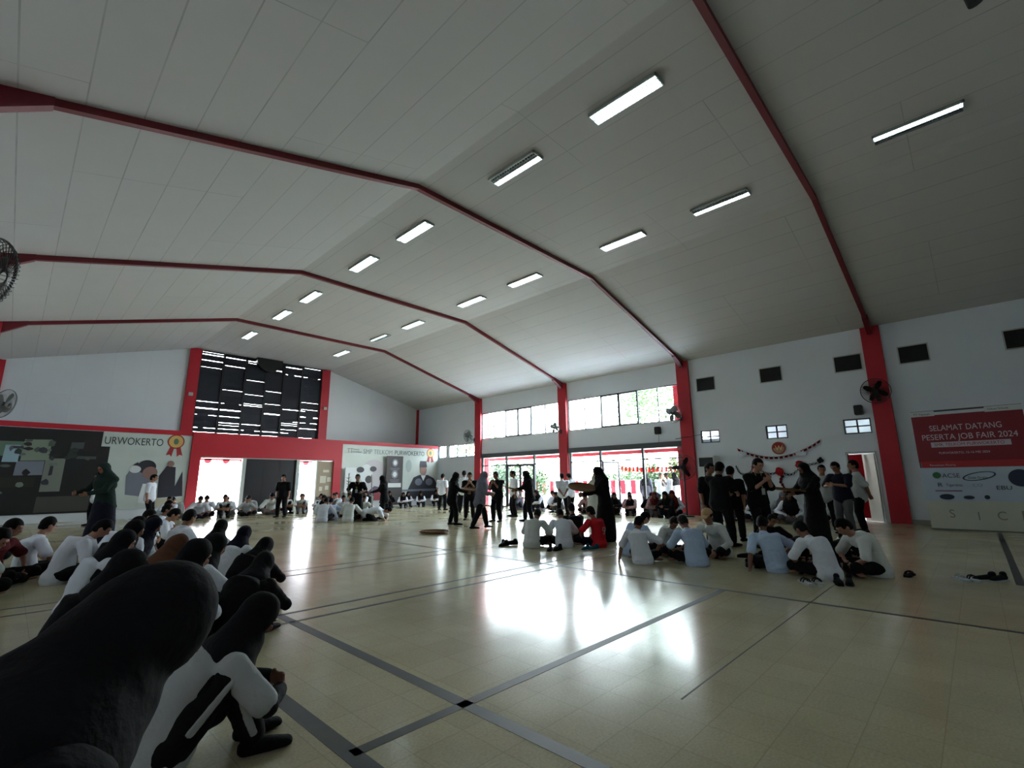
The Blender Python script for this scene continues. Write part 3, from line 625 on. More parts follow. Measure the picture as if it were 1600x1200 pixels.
def fan(label, loc, rz, rad=.34, tilt=15, dark=False, bracket='wall', blades=4, post=None, back=.45):
    """cage faces local -Y; bracket goes back to +Y"""
    r = empty('wall_fan' if bracket == 'wall' else 'standing_fan', label, 'fan', loc, rz)
    cm = mat('black wire', (.06, .06, .065), .4) if dark else mat('grey wire', (.42, .44, .44), .4)
    T = Matrix.Rotation(R(tilt), 4, 'X')
    for nm_, yo, dome in (('front_grille', -.08, -.05), ('rear_grille', .08, .03)):
        b = B()
        torus(b, (0, yo*.1, 0), rad, .010, 'Y', 32, 5, T); torus(b, (0, yo+dome*.4, 0), rad*.55, .004, 'Y', 28, 4, T); torus(b, (0, yo+dome, 0), .07, .008, 'Y', 16, 4, T)
        n = 44
        for k in range(n):
            a = 2*PI*k/n; c_, s_ = math.cos(a), math.sin(a)
            pts = [(rad*c_, yo*.1, rad*s_), (rad*.9*c_, yo*.8, rad*.9*s_), (rad*.5*c_, yo+dome*.5, rad*.5*s_), (.07*c_, yo+dome, .07*s_)]
            for i in range(3): cyl(b, T @ Vector(pts[i]), T @ Vector(pts[i+1]), .0042 if dark else .003, seg=4)
        obj(nm_, b, cm, r)
    for k in range(blades):
        a = 2*PI*k/blades+.4; b = B(); vs = []
        for i in range(6):
            t = i/5; rr = .06+(rad*.86-.06)*t; wd = (.025+.055*math.sin(PI*min(1, t*.85+.1))) if dark else (.05+.11*math.sin(PI*min(1, t*.85+.1)))*rad/.36*.8; tw = R(32-18*t)
            for s_ in (-1, 1):
                l = Vector((s_*wd*math.cos(tw)+t*.03, s_*wd*math.sin(tw)*.6, rr)); vs.append(b.verts.new(T @ (Matrix.Rotation(a, 4, 'Y') @ l)))
        for i in range(5): b.faces.new([vs[2*i], vs[2*i+1], vs[2*i+3], vs[2*i+2]])
        bmesh.ops.solidify(b, geom=b.faces[:], thickness=.004)
        obj('blade', b, BLACK if dark else mat('fan blade grey', (.5, .52, .52), .4), r, smooth=True)
    b = B(); cyl(b, T @ Vector((0, -.06, 0)), T @ Vector((0, .06, 0)), .06, seg=16); obj('hub', b, BLACK, r)
    b = B(); cyl(b, T @ Vector((0, .07, 0)), T @ Vector((0, .26, 0)), .085, .06, 16); obj('motor', b, BLACK, r)
    if bracket == 'wall':
        b = B(); cyl(b, T @ Vector((0, .2, 0)), (0, .26, -.16), .02); cyl(b, (0, .26, -.16), (0, back, -.16), .02); box(b, -.05, .05, back-.02, back, -.26, -.06); obj('bracket', b, BLACK, r)
    else:
        b = B(); cyl(b, T @ Vector((0, .18, 0)), (0, .16, -.2), .03); cyl(b, (0, .16, -.2), (0, .16, -post+.05), .028); obj('pole', b, BLACK, r)
        b = B(); cyl(b, (0, .16, -post), (0, .16, -post+.05), .27, .22, 24); obj('base', b, BLACK, r)
    return r
fan('black wall fan on the column left of the banner', (XR-.5, 1.76, 3.78), R(-90), .36, 12, True, back=.5)
fan('grey wall fan high on the second column, by the end window pane', (XR-.5, 8.0, 3.78), R(-100), .36, 12, False, back=.5)
fan('small wall fan on the third column against the high windows', (XR-.45, 13.85, 3.72), R(-95), .30, 12, False, back=.45)
fan('small grey wall fan on the last column, by the far windows', (XR-.45, 19.95, 3.74), R(-90), .36, 12, False, back=.45)
fan('tall black standing fan in front of the second column', (16.6, 7.50, 1.72), R(-72), .44, 4, True, 'stand', 3, 1.72)
fan('large dark wall fan cut by the left edge of the photo', (-.50, 7.75, 3.62), R(66), .42, 14, True, back=.46)
fan('smaller grey wall fan at the left edge, near the far corner', (-.42, 19.7, 3.56), R(60), .42, 14, False, back=.5)

ac = empty('air_conditioner', 'white floor standing air conditioner by the second column', 'air conditioner', (17.5, 6.95, 0))
b = B(); box(b, -.17, .33, -.29, .29, 0, 2.12, bev=.015); obj('cabinet', b, WHITEP, ac)
b = B(); box(b, -.185, -.168, -.25, .25, 1.74, 2.06); obj('outlet_grille', b, mat('ac dark grille', (.1, .11, .12), .4), ac)
b = B(); box(b, -.18, -.168, -.1, .08, 1.28, 1.62); obj('control_panel', b, mat('ac panel', (.2, .21, .22), .4), ac)
b = B(); box(b, -.18, -.168, -.25, .25, .15, .9); obj('intake_grille', b, mat('ac pale grille', (.7, .71, .7), .5), ac)
# conduit and cable on second column
b = B(); cyl(b, (XR-.01, 8.2, 2.84), (XR-.01, 7.5, 2.90), .012); cyl(b, (XW-.015, 7.5, 2.92), (XW-.015, 6.9, 2.99), .008); cyl(b, (XW-.012, 8.95, 3.07), (XW-.012, 8.98, 2.77), .006)
meta(obj('cable', b, BLACK), 'thin black cable crossing the second column', 'cable')

# ------------------------------------------------------------------ people
def frame_of(t, side):
    t = t.normalized(); s = side-t*side.dot(t)
    if s.length < 1e-3: s = Vector((0, 1, 0))-t*t.y
    s.normalize(); return s, t.cross(s)
def loft(bm, pts, rad, side=Vector((1, 0, 0)), seg=14, cap=True):
    """pts centres, rad list of (a,b) along side / across"""
    pts = [Vector(p) for p in pts]; rad = [r if isinstance(r, tuple) else (r, r) for r in rad]
    n = len(pts); rings = []
    def ring(c, s, o, a, b): return [bm.verts.new(c+s*(a*math.cos(2*PI*i/seg))+o*(b*math.sin(2*PI*i/seg))) for i in range(seg)]
    for i in range(n):
        t = (pts[min(n-1, i+1)]-pts[max(0, i-1)]); s, o = frame_of(t, side); tn = t.normalized(); a, b = rad[i]; m_ = min(a, b)
        if i == 0 and cap:
            rings.append(ring(pts[0]-tn*m_*.85, s, o, a*.5, b*.5)); rings.append(ring(pts[0]-tn*m_*.5, s, o, a*.85, b*.85))
        rings.append(ring(pts[i], s, o, a, b))
        if i == n-1 and cap:
            rings.append(ring(pts[i]+tn*m_*.5, s, o, a*.85, b*.85)); rings.append(ring(pts[i]+tn*m_*.85, s, o, a*.5, b*.5))
    for k in range(len(rings)-1):
        A, Bq = rings[k], rings[k+1]
        for i in range(seg): bm.faces.new([A[i], A[(i+1) % seg], Bq[(i+1) % seg], Bq[i]])
    bm.faces.new(rings[0][::-1]); bm.faces.new(rings[-1])
def ik(a, c, l1, l2, pole):
    d = c-a; L = d.length
    if L > (l1+l2)*.995: c = a+d*((l1+l2)*.995/L); d = c-a; L = d.length
    x = (l1*l1-l2*l2+L*L)/(2*L); h = math.sqrt(max(0, l1*l1-x*x)); u = d.normalized(); p = pole-u*pole.dot(u)
    return a+u*x+p.normalized()*h, c
def remesh(bm, vox, sm=2, wr=0.0, seed=0, cut=None):
    bmesh.ops.recalc_face_normals(bm, faces=bm.faces[:])
    me = bpy.data.meshes.new('t'); bm.to_mesh(me); bm.free(); o = bpy.data.objects.new('t', me); C.objects.link(o)
    m_ = o.modifiers.new('r', 'REMESH'); m_.mode = 'VOXEL'; m_.voxel_size = vox
    if sm: s_ = o.modifiers.new('s', 'SMOOTH'); s_.factor = .5; s_.iterations = sm
    dg = bpy.context.evaluated_depsgraph_get(); e = bpy.data.meshes.new_from_object(o.evaluated_get(dg))
    bpy.data.objects.remove(o); bpy.data.meshes.remove(me)
    if wr:
        for v in e.vertices:
            q = v.co*9+Vector((seed*3.1, 0, seed)); k = noise.noise(Vector((q.x, q.y, q.z*.6)))+.5*noise.noise(q*2.3)
            v.co += v.normal*(k*wr)
    if cut:
        b2 = bmesh.new(); b2.from_mesh(e)
        bmesh.ops.delete(b2, geom=[f for f in b2.faces if cut(f.calc_center_median())], context='FACES'); b2.to_mesh(e); b2.free()
    e.polygons.foreach_set('use_smooth', [True]*len(e.polygons)); return e
FIG = {}
def figure(key, pz=.87, lean=0, slump=0, side=0, head=(0, 0), hl=None, hr=None, fl=None, fr=None, kl=(0, 1, 0), kr=(0, 1, 0),
           el=(-.6, -.6, -.4), er=(.6, -.6, -.4), py=0, top='hair', sleeve='short', wear='trousers', vox=.011, curl=.5, long_top=False, feet='shoe', girl=False, toe=None, under=False):
    """local frame: faces +Y. l = the person's left (-x). returns parts"""
    pel = Vector((0, py, pz)); L = R(lean); upv = Vector((math.sin(R(side)), math.sin(L), math.cos(L))).normalized(); back = Vector((0, -math.cos(L), math.sin(L)))
    mid = pel+upv*.24+back*slump; nb = pel+upv*.49+Vector((0, slump*.6, -slump*.3)); chest = pel+upv*.38+back*slump*.8
    X = Vector((1, 0, 0)); sh = .165 if girl else .18
    hp, hy = R(head[0]), R(head[1]); HR = Matrix.Rotation(hy, 3, 'Z') @ Matrix.Rotation(-hp, 3, 'X')
    hd = HR @ Vector((0, .25, 1)).normalized(); hc = nb+(upv*.35+Vector((0, 0, .65))).normalized()*.06+hd*.135
    SH = {-1: nb-upv*.055-X*sh, 1: nb-upv*.055+X*sh}
    HP = {-1: pel-X*.09, 1: pel+X*.09}
    hl = Vector(hl or (-.22, .02, pz-.12)); hr = Vector(hr or (.22, .02, pz-.12)); fl = Vector(fl or (-.1, .0, .07)); fr = Vector(fr or (.1, .0, .07))
    arm = {}; leg = {}
    for s, h, e in ((-1, hl, el), (1, hr, er)): arm[s] = (SH[s],)+ik(SH[s], h, .27, .24, Vector(e))
    for s, f, k in ((-1, fl, kl), (1, fr, kr)): leg[s] = (HP[s],)+ik(HP[s], f, .41, .40, Vector(k))
    # body: one continuous skin
    b = B(); sw = .92 if girl else 1
    loft(b, [pel-upv*.04, pel+upv*.06, mid, chest, nb-upv*.05, nb, nb+(hc-nb)*.6], [(.15, .11), (.15, .105), (.125*sw, .09), (.15*sw, .105), (.14*sw, .075), (.06, .055), (.052, .052)])
    ell(b, hc, .073, .092, .112, HR); ell(b, hc+HR @ Vector((0, .028, -.06)), .052, .06, .055, HR); ell(b, hc+HR @ Vector((0, .094, -.018)), .012, .02, .026, HR)
    ell(b, hc+HR @ Vector((0, .084, -.062)), .024, .014, .011, HR); ell(b, hc+HR @ Vector((0, .082, .03)), .05, .014, .012, HR)
    for s in (-1, 1): ell(b, hc+HR @ Vector((s*.075, -.006, -.012)), .011, .02, .031, HR)
    for s in (-1, 1):
        a0, e0, w0 = arm[s]; loft(b, [a0, a0.lerp(e0, .5), e0, e0.lerp(w0, .4), w0], [.043, .043, .038, .036, .026])
        d = (w0-e0).normalized(); sd, ot = frame_of(d, Vector((0, 0, 1)) if abs(d.z) < .8 else Vector((0, 1, 0)))
        if sd.z < 0 and abs(d.z) < .8: sd = -sd
        pc = w0+d*.05; loft(b, [w0, w0+d*.035, w0+d*.085], [(.024, .018), (.038, .016), (.04, .014)], sd, 10)
        inw = Vector((-s, 0, 0)); inw = (inw-d*inw.dot(d)); inw = inw.normalized() if inw.length > .1 else ot
        pn = d.cross(sd); pn = pn if pn.dot(inw) > 0 else -pn
        for k, ln_ in enumerate((.066, .074, .07, .055)):
            o_ = w0+d*.085+sd*(.03-.02*k); c1 = curl*(.9+.1*k); p1 = o_+(d*math.cos(c1*.6)+pn*math.sin(c1*.6))*ln_*.5; p2 = p1+(d*math.cos(c1*1.5)+pn*math.sin(c1*1.5))*ln_*.5
            loft(b, [o_, p1, p2], [.0095, .009, .0075], sd, 8)
        t0 = w0+d*.025+sd*.024; t1 = t0+(d*.6+sd*.7+pn*.35).normalized()*.035; t2 = t1+(d*.9+sd*.2+pn*.4).normalized()*.03; loft(b, [t0, t1, t2], [.0125, .0105, .008], pn, 8)
    for s in (-1, 1):
        h0, k0, f0 = leg[s]; loft(b, [h0, h0.lerp(k0, .5), k0, k0.lerp(f0, .35), f0], [.083, .07, .052, .05, .034])
        fd = (f0-k0).normalized(); kn = Vector(toe[0 if s < 0 else 1]) if toe else Vector((s*.18, 1, 0)); kn.normalize()
        if abs(fd.z) < .45 and not toe: kn = (fd*.75+Vector((0, 0, .1))).normalized() if False else fd
        z0 = -.035 if abs(fd.z) > .45 else 0
        loft(b, [f0-kn*.03+Vector((0, 0, z0)), f0+kn*.07+Vector((0, 0, z0-.005)), f0+kn*.15+Vector((0, 0, z0-.012))], [(.032, .032), (.042, .028), (.036, .018)], Vector((1, 0, 0)) if abs(kn.x) < .8 else Vector((0, 1, 0)), 12)
        if feet == 'shoe':
            sb = B(); loft(sb, [f0-kn*.04+Vector((0, 0, z0)), f0+kn*.07+Vector((0, 0, z0-.003)), f0+kn*.165+Vector((0, 0, z0-.012))], [(.04, .04), (.052, .036), (.044, .024)], Vector((1, 0, 0)) if abs(kn.x) < .8 else Vector((0, 1, 0)), 14)
            leg[s] = leg[s]+(remesh(sb, .01, 1),)
    P = [('body', remesh(b, vox, 1), 'skin')]
    # shirt
    b = B(); lo = -.14 if long_top else -.06; g = 1.0 if not girl else .95
    if long_top: loft(b, [pel+upv*lo, pel-upv*.02, pel+upv*.1, mid, chest, nb-upv*.06, nb-upv*.005], [(.20, .16), (.185, .145), (.17, .13), (.155*g, .12), (.178*g, .13), (.165*g, .095), (.075, .07)], seg=20)
    else: loft(b, [pel+upv*lo, pel+upv*.06, mid, chest, nb-upv*.06, nb-upv*.005], [(.195, .155), (.182, .142), (.162*g, .118), (.18*g, .13), (.168*g, .095), (.075, .07)], seg=20)
    for s in (-1, 1):
        a0, e0, w0 = arm[s]; a1 = a0-X*s*.05
        ell(b, a0, .08, .08, .08)
        if sleeve == 'long': ell(b, e0, .06, .06, .06)
        if sleeve == 'short': loft(b, [a1, a0, a0.lerp(e0, .55), a0.lerp(e0, .86)], [.074, .078, .07, .072])
        else: loft(b, [a1, a0, a0.lerp(e0, .5), e0, e0.lerp(w0, .5), e0.lerp(w0, .93)], [.072, .076, .064, .057, .052, .046])
    P.append(('shirt', remesh(b, .013, 2, .009, len(FIG)), 'shirt'))
    if under:
        b = B()
        for s in (-1, 1):
            a0, e0, w0 = arm[s]; ell(b, e0, .052, .052, .052); loft(b, [a0.lerp(e0, .4), e0, e0.lerp(w0, .5), e0.lerp(w0, .95)], [.05, .05, .047, .042])
        P.append(('undersleeve', remesh(b, .011, 2, .006, 3), 'bottom'))
    if under:
        for s in (-1, 1):
            h0, k0, f0 = leg[s][:3]; o_ = X*s*.068; b = B()
            loft(b, [h0.lerp(k0, .35)+o_*1.25, k0+o_*1.12, k0.lerp(f0, .5)+o_*.92, k0.lerp(f0, .85)+o_*.85], [(.012, .022)]*4, X, 8)
            P.append(('trouser_stripe', remesh(b, .007, 1), 'shirt'))
    b = B()
    if wear == 'skirt':
        z1 = .06; loft(b, [pel+upv*.1, pel-Vector((0, 0, .08)), Vector((0, py*.5, pz*.5)), Vector((0, .02, z1))], [(.155, .115), (.19, .155), (.22, .19), (.25, .22)], seg=24)
    else:
        loft(b, [pel+upv*.05, pel, pel-upv*.05], [(.148, .108), (.155, .115), (.15, .115)], seg=18)
        for s in (-1, 1):
            h0, k0, f0 = leg[s][:3]; q = f0.lerp(k0, .1)
            ell(b, k0, .082, .082, .082); loft(b, [h0, h0.lerp(k0, .45), k0, k0.lerp(f0, .5), q], [.092, .092, .076, .07, .062])
    P.append((wear, remesh(b, .013, 2, .008, len(FIG)+5), 'bottom'))
    if feet == 'shoe' and wear != 'none':
        for s in (-1, 1): P.append(('shoe', leg[s][3], 'shoe'))
    HI = HR.inverted()
    def loc(c): return HI @ (c-hc)
    if top == 'hair' or top == 'cap':
        b = B(); ell(b, hc+HR @ Vector((0, -.012, .018)), .083, .101, .114, HR, 3); ell(b, hc+HR @ Vector((0, -.05, -.03)), .066, .058, .085, HR, 2)
        def cut(c):
            l = loc(c); return (l.y > .045 and l.z < .058) or (l.y > -.012 and l.z < -.005) or l.z < -.085
        P.append(('hair', remesh(b, .009, 1, .004, len(FIG), cut), 'hair'))
    if top == 'cap':
        b = B(); ell(b, hc+HR @ Vector((0, -.008, .03)), .092, .108, .108, HR, 3)
        c2 = remesh(b, .009, 1, 0, 0, lambda c: loc(c).z < .05)
        P.append(('cap', c2, 'cap'))
        b = B(); loft(b, [hc+HR @ Vector((0, .06, .045)), hc+HR @ Vector((0, .17, .03))], [(.07, .01), (.055, .008)], HR @ Vector((1, 0, 0))); P.append(('cap_brim', remesh(b, .008, 1), 'cap'))
    if top == 'hijab':
        b = B(); ell(b, hc+HR @ Vector((0, -.012, .008)), .092, .108, .128, HR, 3)
        nk = hc.lerp(nb, .55)
        loft(b, [hc+HR @ Vector((0, -.02, -.05)), nk, nb-upv*.0, nb-upv*.1+Vector((0, .02, 0)), nb-upv*.2+Vector((0, .02, 0)), nb-upv*.27+Vector((0, .04, 0))], [(.086, .10), (.112, .118), (.172, .138), (.212, .150), (.205, .155), (.165, .135)], seg=22)
        def cuth(c):
            l = loc(c); return l.y > .028 and (l.x/.058)**2+((l.z+.012)/.082)**2 < 1
        P.append(('hijab', remesh(b, .010, 3, .007, len(FIG), cuth), 'hijab'))
    if top != 'none':
        for s in (-1, 1):
            b = B(); ell(b, hc+HR @ Vector((s*.029, .083, .008)), .012, .008, .006, HR, 1); m_ = bpy.data.meshes.new('eye'); b.to_mesh(m_); b.free(); P.append(('eye', m_, 'eye'))
    for n_, m_, k_ in P:
        m_.materials.clear(); m_.materials.append(None)
    FIG[key] = (P, {'HR': HR, 'hc': hc, 'arm': arm, 'top': hc.z+.13})
def person(key, x, y, face, label, group=None, h=None, s=1.0, z=0, skin=0, **col):
    """face = heading in degrees, 0 is +X"""
    P, info = FIG[key]
    if h: s = h/info['top']
    gx = 1.14 if FIG[key][1]['hc'].z > 1.2 else 1.04
    r = empty('person', label, 'person', (x, y, z), R(face-90), group); r.scale = (s*gx, s*gx, s)
    for n_, m_, k_ in P:
        o = bpy.data.objects.new(n_, m_); C.objects.link(o); o.parent = r
        sl = o.material_slots[0]; sl.link = 'OBJECT'
        if k_ == 'skin': q = (SKIN, SKIN2)[skin]
        elif k_ == 'hair': q = HAIR
        elif k_ == 'eye': q = HAIR
        else: q = CLOTH[col.get(k_, {'shirt': 'white', 'bottom': 'black', 'shoe': 'black', 'hijab': 'black', 'cap': 'tan'}[k_])]
        sl.material = q
    return r
# standing
for g_, t_ in (('b', 'hair'), ('h', 'hijab')):
    gi = g_ == 'h'; sl = 'long' if gi else 'short'; lt = gi
    figure('stand_'+g_, top=t_, sleeve=sl, long_top=lt, girl=gi, fl=(-.13, 0, .07), fr=(.13, .02, .07), head=(8, 0))
    figure('reach_'+g_, lean=4, top=t_, sleeve=sl, long_top=lt, girl=gi, hl=(-.12, .42, 1.02), hr=(.12, .42, 1.02), el=(-.5, -.3, -1), er=(.5, -.3, -1), fl=(-.12, -.05, .07), fr=(.12, .12, .07), head=(15, 0), curl=1.0)
    figure('chin_'+g_, lean=2, top=t_, sleeve=sl, long_top=lt, girl=gi, hl=(-.06, .22, 1.26), hr=(.06, .24, 1.22), el=(-.45, -.1, -1), er=(.45, -.1, -1), fl=(-.11, 0, .07), fr=(.12, .03, .07), head=(18, 0), curl=.3)
figure('clap_b', lean=6, hl=(-.05, .34, 1.12), hr=(.05, .34, 1.10), el=(-1, -.4, -.6), er=(1, -.4, -.6), head=(22, 0), curl=.3)
figure('back_b', hl=(-.06, -.17, .86), hr=(.06, -.17, .86), el=(-1, -.5, 0), er=(1, -.5, 0), fl=(-.16, 0, .07), fr=(.16, 0, .07), head=(5, 20))
figure('walk_h', top='hijab', sleeve='long', long_top=True, girl=True, lean=6, hl=(-.14, .30, .98), hr=(.16, .26, 1.02), el=(-.5, -.4, -1), er=(.5, -.4, -1), fl=(-.1, .24, .07), fr=(.12, -.26, .10), head=(12, 0))
figure('skirt_b', wear='skirt', hl=(-.2, .26, 1.0), hr=(.2, .26, 1.02), el=(-.7, -.3, -1), er=(.7, -.3, -1), head=(12, 0), curl=1.1)
figure('skirt_h', wear='skirt', top='hijab', sleeve='long', girl=True, long_top=True, lean=5, hl=(-.12, .42, 1.02), hr=(.14, .42, 1.04), el=(-.5, -.3, -1), er=(.5, -.3, -1), head=(20, 0), curl=1.0)
# seated
kw = dict(pz=.11, fl=(.16, .30, .05), fr=(-.16, .34, .06), kl=(-1, .25, .25), kr=(1, .25, .25), feet='bare', toe=((1, .2, 0), (-1, .2, 0)))
figure('cross_b', lean=24, slump=.07, hl=(-.10, .36, .16), hr=(.12, .34, .17), el=(-1, 0, -.2), er=(1, 0, -.2), head=(42, 0), **kw)
figure('cross_up_b', lean=10, slump=.04, hl=(-.24, .26, .22), hr=(.2, .3, .2), el=(-1, -.2, -.2), er=(1, -.2, -.2), head=(22, 14), **kw)
figure('cross_side_b', lean=16, slump=.05, side=-12, hl=(-.42, .02, .05), hr=(.22, .3, .2), el=(-.6, -1, 0), er=(1, -.1, -.2), head=(30, -25), **kw)
figure('cross_h', lean=18, slump=.06, hl=(-.12, .32, .18), hr=(.12, .30, .19), el=(-1, 0, -.2), er=(1, 0, -.2), head=(32, 0), top='hijab', sleeve='long', girl=True, **kw)
figure('cross_cap', lean=26, slump=.06, hl=(-.16, .38, .12), hr=(.1, .34, .15), el=(-1, 0, -.2), er=(1, 0, -.2), head=(22, 10), top='cap', sleeve='long', **kw)
kk = dict(pz=.11, fl=(-.1, .38, .07), fr=(.1, .40, .07), kl=(-.15, .3, 1), kr=(.15, .3, 1), feet='shoe')
figure('knees_b', lean=16, slump=.06, hl=(.02, .42, .34), hr=(.02, .40, .30), el=(-1, .2, -.2), er=(1, .2, -.2), head=(16, 0), **kk)
figure('knees_h', lean=20, slump=.06, hl=(.02, .42, .34), hr=(.02, .40, .30), el=(-1, .2, -.2), er=(1, .2, -.2), head=(26, 0), top='hijab', sleeve='long', girl=True, **kk)
figure('knees_low_h', lean=34, slump=.08, hl=(.04, .44, .32), hr=(.02, .42, .28), el=(-1, .2, -.2), er=(1, .2, -.2), head=(48, 0), top='hijab', sleeve='long', girl=True, **kk)
figure('bow_b', pz=.26, py=-.2, lean=84, slump=.06, hl=(-.18, .42, .04), hr=(.18, .42, .04), el=(-1, 0, .3), er=(1, 0, .3), head=(75, 0), fl=(-.1, -.3, .05), fr=(.1, -.3, .05), kl=(0, 1, -.1), kr=(0, 1, -.1), feet='bare', toe=((0, -1, 0), (0, -1, 0)))
figure('near_h', under=True, lean=30, slump=.05, hl=(-.06, .50, .30), hr=(.06, .52, .27), el=(-1, 0, -.5), er=(1, 0, -.5), head=(38, 0), top='hijab', sleeve='short', girl=True, vox=.008, pz=.11, fl=(-.1, .42, .07), fr=(.1, .40, .07), kl=(-.2, .3, 1), kr=(.2, .3, 1), feet='shoe')
figure('lean_h', lean=40, slump=.07, hl=(-.12, .36, .52), hr=(.12, .36, .52), el=(-.5, -.4, -1), er=(.5, -.4, -1), head=(56, 8), top='hijab', sleeve='long', long_top=True, girl=True, vox=.008, pz=.52, fl=(-.12, -.35, .07), fr=(.12, -.35, .07), kl=(0, 1, -.4), kr=(0, 1, -.4), feet='bare', toe=((0, -1, 0), (0, -1, 0)))

# people: standing groups
TO = 226   # heading that looks back at the camera
person('stand_b', 7.44, 19.52, 222, 'person in black shirt and trousers standing alone before the closed black panel', h=1.62, shirt='black', bottom='black')
person('skirt_b', 8.66, 16.0, 230, 'person in black with yellow lanyard holding leafy stalks before the cow poster', h=1.58, shirt='black')
person('reach_h', 9.40, 15.40, 140, 'person in black hijab holding a pale stick beside the roll-up banner', h=1.52, shirt='black', hijab='black')
person('stand_b', 14.13, 18.15, 20, 'person in white shirt seen from behind before the poster of the seated man', h=1.67, skin=1)
person('reach_h', 9.45, 11.63, -38, 'person in black hijab and striped black trousers reaching to the right', h=1.55, shirt='black')
person('stand_b', 13.5, 15.85, 40, 'person in white shirt standing behind the reaching person in black hijab', h=1.76)
person('back_b', 13.75, 16.7, 60, 'dark haired person in white half hidden behind another white shirt', h=1.72)
person('chin_b', 11.11, 12.72, 225, 'person in black shirt with a yellow lanyard, left of the grey hijab', h=1.60, shirt='black')
person('walk_h', 9.05, 9.93, -20, 'person in long grey hijab and black trousers stepping to the right', h=1.55, shirt='grey', hijab='grey')
person('chin_b', 11.14, 11.39, 190, 'person in black holding a phone at chest height, right of the grey hijab', h=1.60, shirt='dark', bottom='black')
person('stand_b', 13.16, 12.55, 150, 'person in white shirt standing before the double glass doors', h=1.68)
person('reach_h', 11.79, 10.56, 140, 'person in long black clothes facing left before the flag fence', h=1.62, shirt='black')
person('back_b', 14.51, 11.32, 50, 'person in white shirt with printed back, right of the third column', h=1.58)
person('chin_b', 15.26, 11.5, 80, 'person in white shirt close behind the printed white back', h=1.58, skin=1)
person('skirt_h', 12.6, 8.63, 0, 'person in pale hijab and white dress behind the brown woven tray', h=1.46, shirt='offwhite', bottom='offwhite', hijab='pale')
person('skirt_h', 9.06, 5.91, 128, 'tall person in long black clothes holding a brown woven tray', h=1.57, shirt='black', hijab='black')
person('stand_b', 10.18, 4.06, 250, 'person in black shirt standing in front of the air conditioner', h=1.62, shirt='black')
person('reach_b', 9.72, 3.70, -10, 'person in black seen from the side, arm reaching to the lanyard wearer', h=1.62, shirt='black')
person('stand_b', 10.79, 3.84, 0, 'person in black half hidden behind the two black shirts by the air conditioner', h=1.56, shirt='black', skin=1)
person('chin_b', 10.05, 3.10, 240, 'person in black with a pale lanyard raising both hands to the chin', h=1.67, shirt='black', skin=1)
person('skirt_h', 11.51, 2.48, 140, 'person in long black hijab holding a woven tray out to the left', h=1.60, shirt='black', hijab='black')
person('stand_b', 14.45, 2.85, 200, 'person in grey shirt behind the clapping person by the exit doorway', h=1.63, shirt='greyw')
person('clap_b', 13.80, 2.35, 160, 'person in navy and white top clapping by the exit doorway', h=1.67, shirt='navy', bottom='greytrouser')
person('back_b', 14.37, 2.11, 100, 'person in pale grey shirt with hands behind the back, beside the banner column', h=1.72, shirt='greyw', bottom='black')
person('skirt_h', 1.55, 14.2, 215, 'person in dark green hijab standing before the dark photo wall', h=1.76, shirt='green', hijab='green', bottom='navy')
person('stand_b', 2.05, 20.6, 200, 'person in white shirt partly behind the dark green hijab', h=1.66)
person('stand_b', 3.42, 20.6, -30, 'person in white shirt and dark trousers before the URWOKERTO poster', h=1.62, skin=1)

# woven trays, sticks, leaves
WV = mat('woven bamboo', (.52, .38, .20), .7, var=.25, vscale=30, bump=.5, bscale=60)
WR = mat('bamboo rim', (.42, .30, .14), .6)
def tray(label, loc, rot, rad=.38):
    r = empty('woven_tray', label, 'tray', loc); r.rotation_euler = rot
    b = B(); prev = None
    rings = []
    for k in range(5):
        q = rad*(k+.2)/4.2; rings.append([b.verts.new((q*math.cos(2*PI*i/32), q*math.sin(2*PI*i/32), .035*(q/rad)**3)) for i in range(32)])
    b.faces.new(rings[0][::-1])
    for k in range(4):
        for i in range(32): b.faces.new([rings[k][i], rings[k][(i+1) % 32], rings[k+1][(i+1) % 32], rings[k+1][i]])
    bmesh.ops.solidify(b, geom=b.faces[:], thickness=.006); obj('weave', b, WV, r)
    b = B(); torus(b, (0, 0, .04), rad, .013, 'Z', 32, 6); torus(b, (0, 0, .022), rad*.985, .009, 'Z', 32, 6); obj('rim', b, WR, r)
    return r
tray('round woven tray lying alone on the floor in the middle', (7.64, 10.1, .012), (0, 0, 0), .36)
tray('brown woven tray held upright by the tall person in black', (8.66, 6.22, 1.10), (R(16), R(4), R(-46)), .30)
tray('woven tray held flat by the person in long black hijab at the right', (11.18, 2.93, 1.03), (R(6), R(4), 0), .42)
tray('pale woven tray passed between the reaching black hijab and the lanyard wearer', (10.0, 11.35, 1.0), (R(8), R(0), 0), .34)
tray('woven tray held by the person facing left before the flag fence', (11.45, 10.95, 1.0), (R(10), R(10), 0), .30)
b = B(); cyl(b, (0, 0, -.75), (0, 0, .55), .018)
o = obj('bamboo_stick', b, CLOTH['pale']); o.location = (8.98, 15.56, 1.0); o.rotation_euler = (0, R(-4), 0); meta(o, 'long pale stick held upright by the person in black hijab near the roll-up banner', 'stick')
b = B(); cyl(b, (0, 0, -.35), (0, 0, .5), .014)
for k in range(40):
    a = rnd.uniform(0, 2*PI); z = rnd.uniform(-.3, .5); q = rnd.uniform(.06, .16)
    d_ = Vector((math.cos(a), math.sin(a), .6)).normalized(); p0 = Vector((0, 0, z)); s_ = d_.cross(Vector((0, 0, 1))).normalized()*.018
    b.faces.new([b.verts.new(p0), b.verts.new(p0+d_*q*.5+s_), b.verts.new(p0+d_*q), b.verts.new(p0+d_*q*.5-s_)])
LEAF = mat('leaf green', (.14, .25, .09), .6, var=.3, vscale=8)
o = obj('leafy_stalk', b, LEAF); o.location = (8.28, 15.95, 1.1); meta(o, 'green leafy stalk held up before the cow poster', 'plant')

